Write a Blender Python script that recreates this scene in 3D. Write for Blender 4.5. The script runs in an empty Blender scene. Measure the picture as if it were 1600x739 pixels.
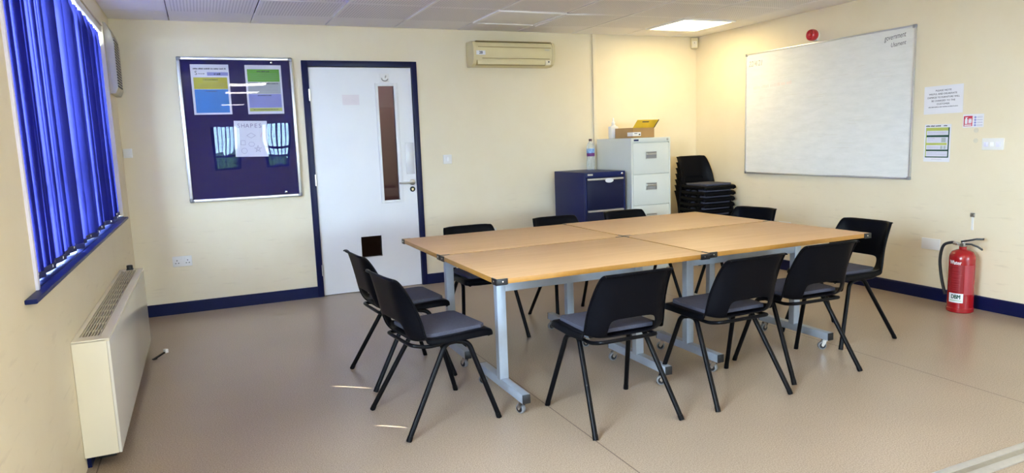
import bpy, bmesh, math, random
from mathutils import Vector, Matrix
R = math.radians
PI = math.pi
sc = bpy.context.scene
COL = sc.collection
rnd = random.Random(7)

# ------------------------------------------------------------------ room numbers (metres)
XL = -5.6405      # left wall plane      (right wall x = 0, back wall y = 0)
YF = -13.3        # wall behind the camera
H = 2.38

# ------------------------------------------------------------------ materials
def nodes(m):
    m.use_nodes = True
    return m.node_tree.nodes, m.node_tree.links, m.node_tree.nodes['Principled BSDF']

def mat(name, col, rough=0.5, metal=0.0, spec=0.5, var=0.0, scale=12.0, bump=0.0, bscale=150.0, col2=None):
    m = bpy.data.materials.new(name)
    N, L, B = nodes(m)
    B.inputs['Base Color'].default_value = (*col, 1)
    B.inputs['Roughness'].default_value = rough
    B.inputs['Metallic'].default_value = metal
    B.inputs['Specular IOR Level'].default_value = spec
    tc = N.new('ShaderNodeTexCoord')
    if var > 0 or col2:
        n = N.new('ShaderNodeTexNoise')
        n.inputs['Scale'].default_value = scale
        n.inputs['Detail'].default_value = 4
        L.new(tc.outputs['Object'], n.inputs['Vector'])
        r = N.new('ShaderNodeValToRGB')
        r.color_ramp.elements[0].position = 0.3
        r.color_ramp.elements[1].position = 0.7
        c2 = col2 if col2 else [min(1, c * (1 + var)) for c in col]
        c1 = col if col2 else [c * (1 - var) for c in col]
        r.color_ramp.elements[0].color = (*c1, 1)
        r.color_ramp.elements[1].color = (*c2, 1)
        L.new(n.outputs['Fac'], r.inputs['Fac'])
        L.new(r.outputs['Color'], B.inputs['Base Color'])
    if bump > 0:
        n2 = N.new('ShaderNodeTexNoise')
        n2.inputs['Scale'].default_value = bscale
        L.new(tc.outputs['Object'], n2.inputs['Vector'])
        b = N.new('ShaderNodeBump')
        b.inputs['Strength'].default_value = bump
        b.inputs['Distance'].default_value = 0.002
        L.new(n2.outputs['Fac'], b.inputs['Height'])
        L.new(b.outputs['Normal'], B.inputs['Normal'])
    return m

def emis(name, col, s):
    m = bpy.data.materials.new(name)
    N, L, B = nodes(m)
    B.inputs['Base Color'].default_value = (*col, 1)
    B.inputs['Emission Color'].default_value = (*col, 1)
    B.inputs['Emission Strength'].default_value = s
    return m

def thin_glass(name, tint=(1, 1, 1), rough=0.0, refl=1.0, wav=0.0):
    m = bpy.data.materials.new(name)
    m.use_nodes = True
    N, L = m.node_tree.nodes, m.node_tree.links
    N.clear()
    o = N.new('ShaderNodeOutputMaterial')
    t = N.new('ShaderNodeBsdfTransparent'); t.inputs['Color'].default_value = (*tint, 1)
    g = N.new('ShaderNodeBsdfGlossy'); g.inputs['Roughness'].default_value = rough
    f = N.new('ShaderNodeFresnel')
    ge = N.new('ShaderNodeNewGeometry'); io = N.new('ShaderNodeMapRange')          # the same reflectance on both faces of a thin pane
    io.inputs[3].default_value = 1.5; io.inputs[4].default_value = 1 / 1.5
    L.new(ge.outputs['Backfacing'], io.inputs[0]); L.new(io.outputs[0], f.inputs['IOR'])
    mu = N.new('ShaderNodeMath'); mu.operation = 'MULTIPLY'; mu.inputs[1].default_value = refl
    mx = N.new('ShaderNodeMixShader')
    L.new(f.outputs[0], mu.inputs[0]); L.new(mu.outputs[0], mx.inputs[0])
    L.new(t.outputs[0], mx.inputs[1]); L.new(g.outputs[0], mx.inputs[2]); L.new(mx.outputs[0], o.inputs['Surface'])
    if wav > 0:
        tc = N.new('ShaderNodeTexCoord'); n = N.new('ShaderNodeTexNoise'); n.inputs['Scale'].default_value = 2.6
        n.inputs['Detail'].default_value = 0.0
        b = N.new('ShaderNodeBump'); b.inputs['Strength'].default_value = 1.0; b.inputs['Distance'].default_value = wav
        L.new(tc.outputs['Object'], n.inputs['Vector']); L.new(n.outputs['Fac'], b.inputs['Height'])
        L.new(b.outputs['Normal'], g.inputs['Normal'])
    return m

def wall_mat():
    m = mat('wall_paint', (0.80, 0.70, 0.50), 0.55, spec=0.3, bump=0.12, bscale=90)
    N, L, B = nodes(m)
    tc = N.new('ShaderNodeTexCoord')
    n = N.new('ShaderNodeTexNoise'); n.inputs['Scale'].default_value = 1.7; n.inputs['Detail'].default_value = 6
    n.inputs['Roughness'].default_value = 0.65
    L.new(tc.outputs['Object'], n.inputs['Vector'])
    r = N.new('ShaderNodeValToRGB')
    r.color_ramp.elements[0].position = 0.3; r.color_ramp.elements[0].color = (0.79, 0.69, 0.495, 1)
    r.color_ramp.elements[1].position = 0.72; r.color_ramp.elements[1].color = (0.83, 0.745, 0.56, 1)
    L.new(n.outputs['Fac'], r.inputs['Fac'])
    # scuffs left by chair backs between knee and chest height
    n2 = N.new('ShaderNodeTexNoise'); n2.inputs['Scale'].default_value = 5.0; n2.inputs['Detail'].default_value = 8
    mp = N.new('ShaderNodeMapping'); mp.inputs['Scale'].default_value = (1, 1, 7)
    L.new(tc.outputs['Object'], mp.inputs['Vector']); L.new(mp.outputs[0], n2.inputs['Vector'])
    sr = N.new('ShaderNodeValToRGB')
    sr.color_ramp.elements[0].position = 0.60; sr.color_ramp.elements[0].color = (0, 0, 0, 1)
    sr.color_ramp.elements[1].position = 0.80; sr.color_ramp.elements[1].color = (0.35, 0.35, 0.35, 1)
    L.new(n2.outputs['Fac'], sr.inputs['Fac'])
    sx = N.new('ShaderNodeSeparateXYZ'); L.new(tc.outputs['Object'], sx.inputs[0])
    mr = N.new('ShaderNodeMapRange'); mr.inputs[1].default_value = 1.0; mr.inputs[2].default_value = 0.6
    L.new(sx.outputs['Z'], mr.inputs[0])
    mu = N.new('ShaderNodeMath'); mu.operation = 'MULTIPLY'
    L.new(sr.outputs['Color'], mu.inputs[0]); L.new(mr.outputs[0], mu.inputs[1])
    mx = N.new('ShaderNodeMix'); mx.data_type = 'RGBA'
    L.new(mu.outputs[0], mx.inputs[0]); L.new(r.outputs['Color'], mx.inputs[6])
    mx.inputs[7].default_value = (0.45, 0.36, 0.24, 1)
    L.new(mx.outputs[2], B.inputs['Base Color'])
    return m

def floor_mat():
    m = mat('vinyl_floor', (0.42, 0.34, 0.27), 0.30, spec=0.45)
    N, L, B = nodes(m)
    tc = N.new('ShaderNodeTexCoord')
    v = N.new('ShaderNodeTexNoise'); v.inputs['Scale'].default_value = 190; v.inputs['Detail'].default_value = 2
    L.new(tc.outputs['Object'], v.inputs['Vector'])
    r = N.new('ShaderNodeValToRGB')
    e = r.color_ramp.elements
    e[0].position = 0.32; e[0].color = (0.235, 0.175, 0.122, 1)
    e[1].position = 0.68; e[1].color = (0.455, 0.362, 0.272, 1)
    e2 = e.new(0.47); e2.color = (0.345, 0.264, 0.192, 1)
    L.new(v.outputs['Fac'], r.inputs['Fac'])
    n = N.new('ShaderNodeTexNoise'); n.inputs['Scale'].default_value = 1.3; n.inputs['Detail'].default_value = 5
    L.new(tc.outputs['Object'], n.inputs['Vector'])
    mr = N.new('ShaderNodeMapRange'); mr.inputs[1].default_value = 0.3; mr.inputs[2].default_value = 0.7
    mr.inputs[3].default_value = 0.93; mr.inputs[4].default_value = 1.05
    L.new(n.outputs['Fac'], mr.inputs[0])
    mm = N.new('ShaderNodeMix'); mm.data_type = 'RGBA'; mm.blend_type = 'MULTIPLY'; mm.inputs[0].default_value = 1.0
    L.new(r.outputs['Color'], mm.inputs[6]); L.new(mr.outputs[0], mm.inputs[7])
    # welded seams every two metres along the room
    sx = N.new('ShaderNodeSeparateXYZ'); L.new(tc.outputs['Object'], sx.inputs[0])
    a = N.new('ShaderNodeMath'); a.operation = 'ADD'; a.inputs[1].default_value = 3.585 + 2.015 * 10.5
    L.new(sx.outputs['X'], a.inputs[0])
    md = N.new('ShaderNodeMath'); md.operation = 'MODULO'; md.inputs[1].default_value = 2.015
    L.new(a.outputs[0], md.inputs[0])
    sb = N.new('ShaderNodeMath'); sb.operation = 'SUBTRACT'; sb.inputs[1].default_value = 2.015 / 2
    L.new(md.outputs[0], sb.inputs[0])
    ab = N.new('ShaderNodeMath'); ab.operation = 'ABSOLUTE'; L.new(sb.outputs[0], ab.inputs[0])
    lt = N.new('ShaderNodeMath'); lt.operation = 'LESS_THAN'; lt.inputs[1].default_value = 0.0028
    L.new(ab.outputs[0], lt.inputs[0])
    mx = N.new('ShaderNodeMix'); mx.data_type = 'RGBA'
    L.new(lt.outputs[0], mx.inputs[0]); L.new(mm.outputs[2], mx.inputs[6]); mx.inputs[7].default_value = (0.12, 0.08, 0.06, 1)
    L.new(mx.outputs[2], B.inputs['Base Color'])
    b = N.new('ShaderNodeBump'); b.inputs['Strength'].default_value = 0.08; b.inputs['Distance'].default_value = 0.001
    L.new(v.outputs['Fac'], b.inputs['Height']); L.new(b.outputs['Normal'], B.inputs['Normal'])
    return m

PX, PY, PITCH = -0.34, -0.41, 0.609     # origin of the ceiling grid
def tile_mat(dots):
    m = mat('ceiling_tile_perforated' if dots else 'ceiling_tile_plain', (0.88, 0.87, 0.88), 0.6, spec=0.3)
    if not dots: return m
    N, L, B = nodes(m)
    tc = N.new('ShaderNodeTexCoord')
    sx = N.new('ShaderNodeSeparateXYZ'); L.new(tc.outputs['Object'], sx.inputs[0])
    def cell(out, off, pitch):
        a = N.new('ShaderNodeMath'); a.operation = 'ADD'; a.inputs[1].default_value = -off + pitch * 2000
        L.new(sx.outputs[out], a.inputs[0])
        b = N.new('ShaderNodeMath'); b.operation = 'MODULO'; b.inputs[1].default_value = pitch; L.new(a.outputs[0], b.inputs[0])
        c = N.new('ShaderNodeMath'); c.operation = 'SUBTRACT'; c.inputs[1].default_value = pitch / 2; L.new(b.outputs[0], c.inputs[0])
        return c
    hole = PITCH / 28
    def sq(n):
        p = N.new('ShaderNodeMath'); p.operation = 'MULTIPLY'; L.new(n.outputs[0], p.inputs[0]); L.new(n.outputs[0], p.inputs[1]); return p
    ax, ay = sq(cell('X', PX, hole)), sq(cell('Y', PY, hole))
    s = N.new('ShaderNodeMath'); s.operation = 'ADD'; L.new(ax.outputs[0], s.inputs[0]); L.new(ay.outputs[0], s.inputs[1])
    mr = N.new('ShaderNodeMapRange'); mr.inputs[1].default_value = 0.0045 ** 2; mr.inputs[2].default_value = 0.0065 ** 2
    mr.inputs[3].default_value = 1; mr.inputs[4].default_value = 0
    L.new(s.outputs[0], mr.inputs[0])
    # plain border of each tile
    def edge(out, off):
        c = cell(out, off, PITCH)
        ab = N.new('ShaderNodeMath'); ab.operation = 'ABSOLUTE'; L.new(c.outputs[0], ab.inputs[0])
        lt = N.new('ShaderNodeMath'); lt.operation = 'LESS_THAN'; lt.inputs[1].default_value = PITCH / 2 - 0.03; L.new(ab.outputs[0], lt.inputs[0]); return lt
    e1, e2 = edge('X', PX), edge('Y', PY)
    m1 = N.new('ShaderNodeMath'); m1.operation = 'MULTIPLY'; L.new(e1.outputs[0], m1.inputs[0]); L.new(e2.outputs[0], m1.inputs[1])
    m2 = N.new('ShaderNodeMath'); m2.operation = 'MULTIPLY'; L.new(m1.outputs[0], m2.inputs[0]); L.new(mr.outputs[0], m2.inputs[1])
    mx = N.new('ShaderNodeMix'); mx.data_type = 'RGBA'; L.new(m2.outputs[0], mx.inputs[0])
    mx.inputs[6].default_value = (0.88, 0.87, 0.88, 1); mx.inputs[7].default_value = (0.48, 0.47, 0.50, 1)
    L.new(mx.outputs[2], B.inputs['Base Color'])
    return m

def wood_mat():
    m = mat('beech_laminate', (0.6, 0.37, 0.18), 0.46, spec=0.35)
    N, L, B = nodes(m)
    tc = N.new('ShaderNodeTexCoord')
    oi = N.new('ShaderNodeObjectInfo')
    ad = N.new('ShaderNodeVectorMath'); ad.operation = 'ADD'
    L.new(tc.outputs['Object'], ad.inputs[0]); L.new(oi.outputs['Random'], ad.inputs[1])
    mp = N.new('ShaderNodeMapping'); mp.inputs['Scale'].default_value = (1.2, 22, 22)
    L.new(ad.outputs[0], mp.inputs['Vector'])
    n = N.new('ShaderNodeTexNoise'); n.inputs['Scale'].default_value = 2.2; n.inputs['Detail'].default_value = 8; n.inputs['Roughness'].default_value = 0.6
    L.new(mp.outputs[0], n.inputs['Vector'])
    r = N.new('ShaderNodeValToRGB')
    r.color_ramp.elements[0].position = 0.28; r.color_ramp.elements[0].color = (0.61, 0.36, 0.165, 1)
    r.color_ramp.elements[1].position = 0.72; r.color_ramp.elements[1].color = (0.72, 0.46, 0.235, 1)
    L.new(n.outputs['Fac'], r.inputs['Fac']); L.new(r.outputs['Color'], B.inputs['Base Color'])
    return m

def blind_mat():
    m = bpy.data.materials.new('blue_blind_fabric')
    m.use_nodes = True
    N, L = m.node_tree.nodes, m.node_tree.links
    N.clear()
    o = N.new('ShaderNodeOutputMaterial')
    d = N.new('ShaderNodeBsdfDiffuse'); t = N.new('ShaderNodeBsdfTranslucent')
    tc = N.new('ShaderNodeTexCoord'); n = N.new('ShaderNodeTexNoise'); n.inputs['Scale'].default_value = 400
    L.new(tc.outputs['Object'], n.inputs['Vector'])
    r = N.new('ShaderNodeValToRGB')
    r.color_ramp.elements[0].color = (0.020, 0.020, 0.10, 1); r.color_ramp.elements[1].color = (0.034, 0.036, 0.17, 1)
    L.new(n.outputs['Fac'], r.inputs['Fac']); L.new(r.outputs['Color'], d.inputs['Color'])
    t.inputs['Color'].default_value = (0.0145, 0.017, 0.105, 1)
    mx = N.new('ShaderNodeMixShader'); mx.inputs[0].default_value = 0.5
    L.new(d.outputs[0], mx.inputs[1]); L.new(t.outputs[0], mx.inputs[2]); L.new(mx.outputs[0], o.inputs['Surface'])
    return m

M = {}
M['wall'] = wall_mat()
M['floor'] = floor_mat()
M['tile_dots'] = tile_mat(True); M['tile'] = tile_mat(False)
M['void'] = mat('ceiling_void', (0.03, 0.03, 0.03), 0.9)
M['skirting'] = mat('navy_skirting_paint', (0.004, 0.007, 0.046), 0.35, spec=0.2, var=0.1, scale=6)
M['navy_frame'] = mat('navy_door_frame_paint', (0.004, 0.006, 0.042), 0.35, spec=0.2, var=0.1, scale=6)
M['door'] = mat('white_door_paint', (0.80, 0.80, 0.80), 0.35, var=0.02, scale=3)
M['white_plastic'] = mat('white_plastic', (0.80, 0.79, 0.76), 0.35, var=0.02, scale=4)
M['cream_plastic'] = mat('aged_cream_plastic', (0.72, 0.62, 0.36), 0.4, var=0.03, scale=5)
M['cream_dark'] = mat('aged_cream_plastic_groove', (0.34, 0.25, 0.10), 0.5, var=0.03)
M['cream_metal'] = mat('cream_enamelled_steel', (0.80, 0.74, 0.58), 0.3, var=0.02, scale=3)
M['heater_front'] = mat('heater_front_enamel', (0.77, 0.74, 0.66), 0.14, spec=0.6, var=0.01, scale=3)
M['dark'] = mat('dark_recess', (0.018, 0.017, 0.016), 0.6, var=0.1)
M['black_plastic'] = mat('black_plastic', (0.008, 0.008, 0.010), 0.38, var=0.15, scale=30)
M['shell'] = mat('black_polypropylene', (0.0022, 0.0024, 0.004), 0.34, spec=0.07, var=0.1, scale=20, bump=0.25, bscale=600)
M['pad'] = mat('charcoal_seat_fabric', (0.066, 0.067, 0.094), 0.85, spec=0.25, var=0.25, scale=260, bump=0.3, bscale=500)
M['pad_old'] = mat('grey_seat_fabric', (0.10, 0.095, 0.09), 0.85, spec=0.25, var=0.2, scale=260, bump=0.3, bscale=500)
M['black_metal'] = mat('black_powder_coat', (0.003, 0.003, 0.004), 0.34, spec=0.10, var=0.1, scale=40)
M['grey_metal'] = mat('silver_grey_powder_coat', (0.37, 0.42, 0.49), 0.38, metal=0.25, var=0.04, scale=20)
M['chrome'] = mat('chrome', (0.75, 0.75, 0.76), 0.18, metal=1.0, var=0.03)
M['steel'] = mat('brushed_steel', (0.55, 0.53, 0.50), 0.32, metal=1.0, var=0.05, scale=60)
M['alu'] = mat('aluminium_trim', (0.72, 0.72, 0.73), 0.3, metal=0.85, var=0.04, scale=40)
M['wheel_grey'] = mat('grey_rubber_tyre', (0.20, 0.20, 0.21), 0.5, var=0.05)
M['wood'] = wood_mat()
M['wood_edge'] = mat('beech_edging', (0.35, 0.165, 0.03), 0.4, var=0.08, scale=30)
M['cab_white'] = mat('cabinet_light_enamel', (0.72, 0.74, 0.68), 0.35, var=0.015, scale=4)
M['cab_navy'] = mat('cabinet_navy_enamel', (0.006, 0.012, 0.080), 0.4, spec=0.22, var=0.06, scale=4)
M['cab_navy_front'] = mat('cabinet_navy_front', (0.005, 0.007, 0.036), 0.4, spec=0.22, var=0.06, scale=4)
M['blind'] = blind_mat()
M['white_paper'] = mat('white_paper', (0.80, 0.80, 0.84), 0.6, var=0.015, scale=8)
M['ink'] = mat('black_ink', (0.03, 0.03, 0.05), 0.6, var=0.05)
M['felt'] = mat('navy_felt', (0.011, 0.010, 0.085), 0.9, spec=0.1, var=0.12, scale=80)
M['board_glass'] = thin_glass('acrylic_pane', (0.97, 0.97, 1.0), 0.0, 0.7, wav=0.0018)
M['glass'] = thin_glass('window_glass', (0.95, 0.97, 0.97), 0.0, 1.0)
M['door_glass'] = thin_glass('door_glass', (0.80, 0.76, 0.76), 0.0, 1.2)
M['olive'] = mat('olive_print', (0.48, 0.45, 0.012), 0.6, var=0.04)
M['blue_print'] = mat('blue_print', (0.03, 0.20, 0.55), 0.6, var=0.06)
M['green_print'] = mat('green_print', (0.11, 0.38, 0.025), 0.6, var=0.05)
M['lilac_print'] = mat('lilac_print', (0.28, 0.30, 0.62), 0.6, var=0.04)
M['grey_print'] = mat('grey_green_print', (0.42, 0.46, 0.46), 0.6, var=0.04)
M['dkgreen_print'] = mat('dark_green_print', (0.01, 0.07, 0.05), 0.6, var=0.05)
M['lime_print'] = mat('lime_print', (0.50, 0.55, 0.13), 0.6, var=0.05)
M['pale_print'] = mat('pale_print', (0.66, 0.66, 0.76), 0.6, var=0.03)
M['red_print'] = mat('red_print', (0.55, 0.02, 0.05), 0.5, var=0.05)
M['pencil'] = mat('felt_pen_line', (0.30, 0.26, 0.40), 0.6, var=0.05)
M['pink_pen'] = mat('pink_pen_line', (0.75, 0.35, 0.45), 0.6, var=0.05)
M['red_plastic'] = mat('red_plastic', (0.42, 0.012, 0.02), 0.3, var=0.08)
M['red_enamel'] = mat('red_enamel', (0.31, 0.005, 0.009), 0.22, spec=0.6, var=0.05, scale=5)
M['red_dark'] = mat('dark_red_label', (0.25, 0.006, 0.012), 0.35, var=0.08)
M['red_pale'] = mat('pale_red_label', (0.36, 0.035, 0.045), 0.4, var=0.06)
M['card'] = mat('brown_cardboard', (0.42, 0.25, 0.10), 0.8, var=0.05, scale=10)
M['yellow_card'] = mat('yellow_cardboard', (0.70, 0.46, 0.02), 0.6, var=0.05, scale=10)
M['brass'] = mat('brass', (0.62, 0.48, 0.25), 0.35, metal=1.0, var=0.05)
M['mauve'] = mat('corridor_paint', (0.38, 0.24, 0.28), 0.6, var=0.04, scale=2)
M['lamp'] = emis('warm_lit_diffuser', (1.0, 0.82, 0.46), 12.5)
M['lamp_cool'] = emis('white_lit_diffuser', (1.0, 0.94, 0.84), 17.0)
M['lamp_off'] = mat('opal_diffuser', (0.84, 0.83, 0.86), 0.35, var=0.01)
M['lamp_trim'] = mat('white_lamp_trim', (0.92, 0.92, 0.91), 0.4, var=0.01)
M['sill'] = mat('navy_window_sill', (0.004, 0.011, 0.085), 0.40, spec=0.25, var=0.1, scale=20)
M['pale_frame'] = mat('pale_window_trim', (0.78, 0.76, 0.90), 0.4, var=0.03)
M['dark_frame'] = mat('dark_window_frame', (0.02, 0.02, 0.05), 0.4, var=0.05)
M['leaf'] = mat('hedge_leaf', (0.03, 0.09, 0.012), 0.6, col2=(0.10, 0.18, 0.03), scale=9)
M['ground'] = mat('outdoor_paving', (0.52, 0.50, 0.46), 0.9, var=0.08, scale=2)
def whiteboard_mat():
    m = mat('whiteboard_enamel', (0.74, 0.75, 0.73), 0.22, spec=0.5)
    N, L, B = nodes(m)
    tc = N.new('ShaderNodeTexCoord')
    mp = N.new('ShaderNodeMapping'); mp.inputs['Scale'].default_value = (1, 2.2, 9)
    L.new(tc.outputs['Object'], mp.inputs['Vector'])
    n = N.new('ShaderNodeTexNoise'); n.inputs['Scale'].default_value = 2.4; n.inputs['Detail'].default_value = 8; n.inputs['Roughness'].default_value = 0.68
    L.new(mp.outputs[0], n.inputs['Vector'])
    r = N.new('ShaderNodeValToRGB')
    e = r.color_ramp.elements
    e[0].position = 0.30; e[0].color = (0.74, 0.755, 0.735, 1)
    e[1].position = 0.62; e[1].color = (0.82, 0.83, 0.81, 1)
    L.new(n.outputs['Fac'], r.inputs['Fac']); L.new(r.outputs['Color'], B.inputs['Base Color'])
    return m
M['whiteboard'] = whiteboard_mat()
def bottle_mat():
    m = mat('clear_bottle_plastic', (0.92, 0.94, 0.95), 0.08, spec=0.6)
    N, L, B = nodes(m)
    o = [n for n in N if n.type == 'OUTPUT_MATERIAL'][0]
    t = N.new('ShaderNodeBsdfTransparent'); t.inputs['Color'].default_value = (0.93, 0.95, 0.96, 1)
    lw = N.new('ShaderNodeLayerWeight'); lw.inputs[0].default_value = 0.35
    mr = N.new('ShaderNodeMapRange'); mr.inputs[3].default_value = 0.12; mr.inputs[4].default_value = 0.8
    L.new(lw.outputs['Facing'], mr.inputs[0])
    mx = N.new('ShaderNodeMixShader')
    L.new(mr.outputs[0], mx.inputs[0]); L.new(t.outputs[0], mx.inputs[1]); L.new(B.outputs[0], mx.inputs[2]); L.new(mx.outputs[0], o.inputs['Surface'])
    return m
M['bottle'] = bottle_mat()
M['label_blue'] = mat('blue_bottle_label', (0.05, 0.20, 0.55), 0.4, col2=(0.45, 0.62, 0.85), scale=30)
M['label_purple'] = mat('purple_bottle_label', (0.16, 0.02, 0.16), 0.4, var=0.1)

# ------------------------------------------------------------------ mesh helpers
class MB:
    """collects shapes and links them as ONE mesh object"""
    def __init__(s, T=None):
        s.bm = bmesh.new(); s.T = T if T is not None else Matrix.Identity(4)
    def _add(s, b, mi=0):
        for f in b.faces: f.material_index = mi
        me = bpy.data.meshes.new('tmp'); b.to_mesh(me); b.free()
        me.transform(s.T)
        if s.T.determinant() < 0: me.flip_normals()
        s.bm.from_mesh(me); bpy.data.meshes.remove(me)
    def box(s, x0, x1, y0, y1, z0, z1, bev=0.0, seg=2, mi=0, rot=None):
        b = bmesh.new(); bmesh.ops.create_cube(b, size=1)
        for v in b.verts:
            v.co = Vector(((x0 + x1) / 2 + v.co.x * abs(x1 - x0), (y0 + y1) / 2 + v.co.y * abs(y1 - y0), (z0 + z1) / 2 + v.co.z * abs(z1 - z0)))
        if bev > 0:
            bmesh.ops.bevel(b, geom=b.edges[:], offset=min(bev, 0.45 * min(abs(x1 - x0), abs(y1 - y0), abs(z1 - z0))), segments=seg, affect='EDGES', profile=0.6)
        if rot is not None: bmesh.ops.transform(b, matrix=rot, verts=b.verts[:])
        s._add(b, mi); return s
    def poly(s, pts, d, mi=0, bev=0.0):
        """a closed outline (list of 3D points) pushed along vector d"""
        b = bmesh.new(); vs = [b.verts.new(p) for p in pts]; f = b.faces.new(vs)
        r = bmesh.ops.extrude_face_region(b, geom=[f])
        bmesh.ops.translate(b, vec=Vector(d), verts=[v for v in r['geom'] if isinstance(v, bmesh.types.BMVert)])
        bmesh.ops.recalc_face_normals(b, faces=b.faces[:])
        if bev > 0: bmesh.ops.bevel(b, geom=b.edges[:], offset=bev, segments=2, affect='EDGES', profile=0.6)
        s._add(b, mi); return s
    def lathe(s, prof, c=(0, 0, 0), axis='z', n=28, mi=0):
        b = bmesh.new(); rings = []
        for r, z in prof:
            if r < 1e-6: rings.append([b.verts.new((0, 0, z))])
            else: rings.append([b.verts.new((r * math.cos(2 * PI * i / n), r * math.sin(2 * PI * i / n), z)) for i in range(n)])
        for a, q in zip(rings, rings[1:]):
            for i in range(n):
                j = (i + 1) % n
                if len(a) == 1 and len(q) == 1: continue
                if len(a) == 1: b.faces.new((a[0], q[i], q[j]))
                elif len(q) == 1: b.faces.new((a[i], a[j], q[0]))
                else: b.faces.new((a[i], a[j], q[j], q[i]))
        if len(rings[0]) > 1: b.faces.new(rings[0][::-1])
        if len(rings[-1]) > 1: b.faces.new(rings[-1])
        bmesh.ops.recalc_face_normals(b, faces=b.faces[:])
        if axis == 'x': Q = Matrix.Rotation(R(90), 4, 'Y')
        elif axis == '-x': Q = Matrix.Rotation(R(-90), 4, 'Y')
        elif axis == 'y': Q = Matrix.Rotation(R(-90), 4, 'X')
        elif axis == '-y': Q = Matrix.Rotation(R(90), 4, 'X')
        else: Q = Matrix.Identity(4)
        bmesh.ops.transform(b, matrix=Matrix.Translation(c) @ Q, verts=b.verts[:])
        s._add(b, mi); return s
    def tube(s, pts, r, n=12, fillet=0.0, mi=0, caps=True, r2=None):
        pts = [Vector(p) for p in pts]
        if fillet > 0:
            out = [pts[0]]
            for i in range(1, len(pts) - 1):
                p, a, c = pts[i], pts[i - 1], pts[i + 1]
                da, dc = (a - p), (c - p)
                f = min(fillet, da.length * 0.48, dc.length * 0.48)
                p0, p1 = p + da.normalized() * f, p + dc.normalized() * f
                for k in range(7):
                    t = k / 6
                    out.append((1 - t) ** 2 * p0 + 2 * t * (1 - t) * p + t * t * p1)
            out.append(pts[-1]); pts = out
        b = bmesh.new(); rings = []
        d = (pts[1] - pts[0]).normalized()
        up = Vector((0, 0, 1)) if abs(d.z) < 0.9 else Vector((0, 1, 0))
        nx = d.cross(up).normalized()
        for i, p in enumerate(pts):
            if i == 0: t = pts[1] - p
            elif i == len(pts) - 1: t = p - pts[i - 1]
            else: t = (pts[i + 1] - p).normalized() + (p - pts[i - 1]).normalized()
            t.normalize()
            nx = (nx - t * nx.dot(t)).normalized(); ny = t.cross(nx)
            rr = r if r2 is None else r + (r2 - r) * i / (len(pts) - 1)
            rings.append([b.verts.new(p + nx * rr * math.cos(2 * PI * k / n) + ny * rr * math.sin(2 * PI * k / n)) for k in range(n)])
        for a, q in zip(rings, rings[1:]):
            for i in range(n):
                j = (i + 1) % n; b.faces.new((a[i], a[j], q[j], q[i]))
        if caps: b.faces.new(rings[0][::-1]); b.faces.new(rings[-1])
        bmesh.ops.recalc_face_normals(b, faces=b.faces[:])
        s._add(b, mi); return s
    def text(s, body, x, y, z, size, depth=0.0006, align='CENTER', shear=0.0, mi=0, rot=0.0, width=None, bold=0.0):
        """lettering lying in local X (reading) / Y (up), facing +Z"""
        c = bpy.data.curves.new('tmp_text', 'FONT'); c.body = body; c.size = size; c.align_x = align; c.align_y = 'CENTER'
        c.extrude = depth / 2; c.shear = shear; c.offset = bold; c.resolution_u = 3
        o = bpy.data.objects.new('tmp_text', c)
        COL.objects.link(o); bpy.context.view_layer.update()
        me = bpy.data.meshes.new_from_object(o.evaluated_get(bpy.context.evaluated_depsgraph_get()))
        if width:
            xs = [v.co.x for v in me.vertices]; w = max(xs) - min(xs)
            if w > 0: me.transform(Matrix.Diagonal((width / w, 1, 1, 1)))
        b = bmesh.new(); b.from_mesh(me); bpy.data.meshes.remove(me)
        bpy.data.objects.remove(o); bpy.data.curves.remove(c)
        bmesh.ops.transform(b, matrix=Matrix.Translation((x, y, z)) @ Matrix.Rotation(rot, 4, 'Z'), verts=b.verts[:])
        s._add(b, mi); return s
    def build(s, name, mats, parent=None, smooth=True, sharp=35):
        me = bpy.data.meshes.new(name); s.bm.to_mesh(me); s.bm.free()
        for m in (mats if isinstance(mats, (list, tuple)) else [mats]): me.materials.append(m)
        if smooth:
            for p in me.polygons: p.use_smooth = True
            me.set_sharp_from_angle(angle=R(sharp))
        o = bpy.data.objects.new(name, me); COL.objects.link(o)
        if parent is not None: o.parent = parent
        return o

def thing(name, label, cat, loc=(0, 0, 0), rz=0.0, group=None):
    o = bpy.data.objects.new(name, None); COL.objects.link(o)
    o.empty_display_size = 0.1; o.location = loc; o.rotation_euler = (0, 0, rz)
    return tag(o, label, cat, group)
def tag(o, label, cat, group=None):
    o['label'] = label; o['category'] = cat
    if group: o['group'] = group
    return o
def struct(o, label=None, cat=None):
    o['kind'] = 'structure'
    if label: o['label'] = label
    if cat: o['category'] = cat
    return o
def kids(o): return [c for c in bpy.data.objects if c.parent == o]
def copy_tree(o, parent=None):
    c = o.copy(); COL.objects.link(c)
    if parent is not None:
        c.parent = parent; c.matrix_parent_inverse = o.matrix_parent_inverse.copy()
    for k in kids(o): copy_tree(k, c)
    return c
# frames on the walls: local x = reading direction, local y = up, local z = out of the wall
def on_back(x, z, y=0.0):
    return Matrix(((1, 0, 0, x), (0, 0, -1, y), (0, 1, 0, z), (0, 0, 0, 1)))
def on_right(y, z, x=0.0):
    return Matrix(((0, 0, -1, x), (-1, 0, 0, y), (0, 1, 0, z), (0, 0, 0, 1)))
def on_left(y, z, x=XL):
    return Matrix(((0, 0, 1, x), (1, 0, 0, y), (0, 1, 0, z), (0, 0, 0, 1)))

# ------------------------------------------------------------------ room shell
b = MB(); b.box(XL - 0.3, 0.25, YF - 0.3, 2.2, -0.12, 0.0); struct(b.build('floor', M['floor'], smooth=False), 'beige speckled sheet vinyl floor with dark weld seams', 'floor')

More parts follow.
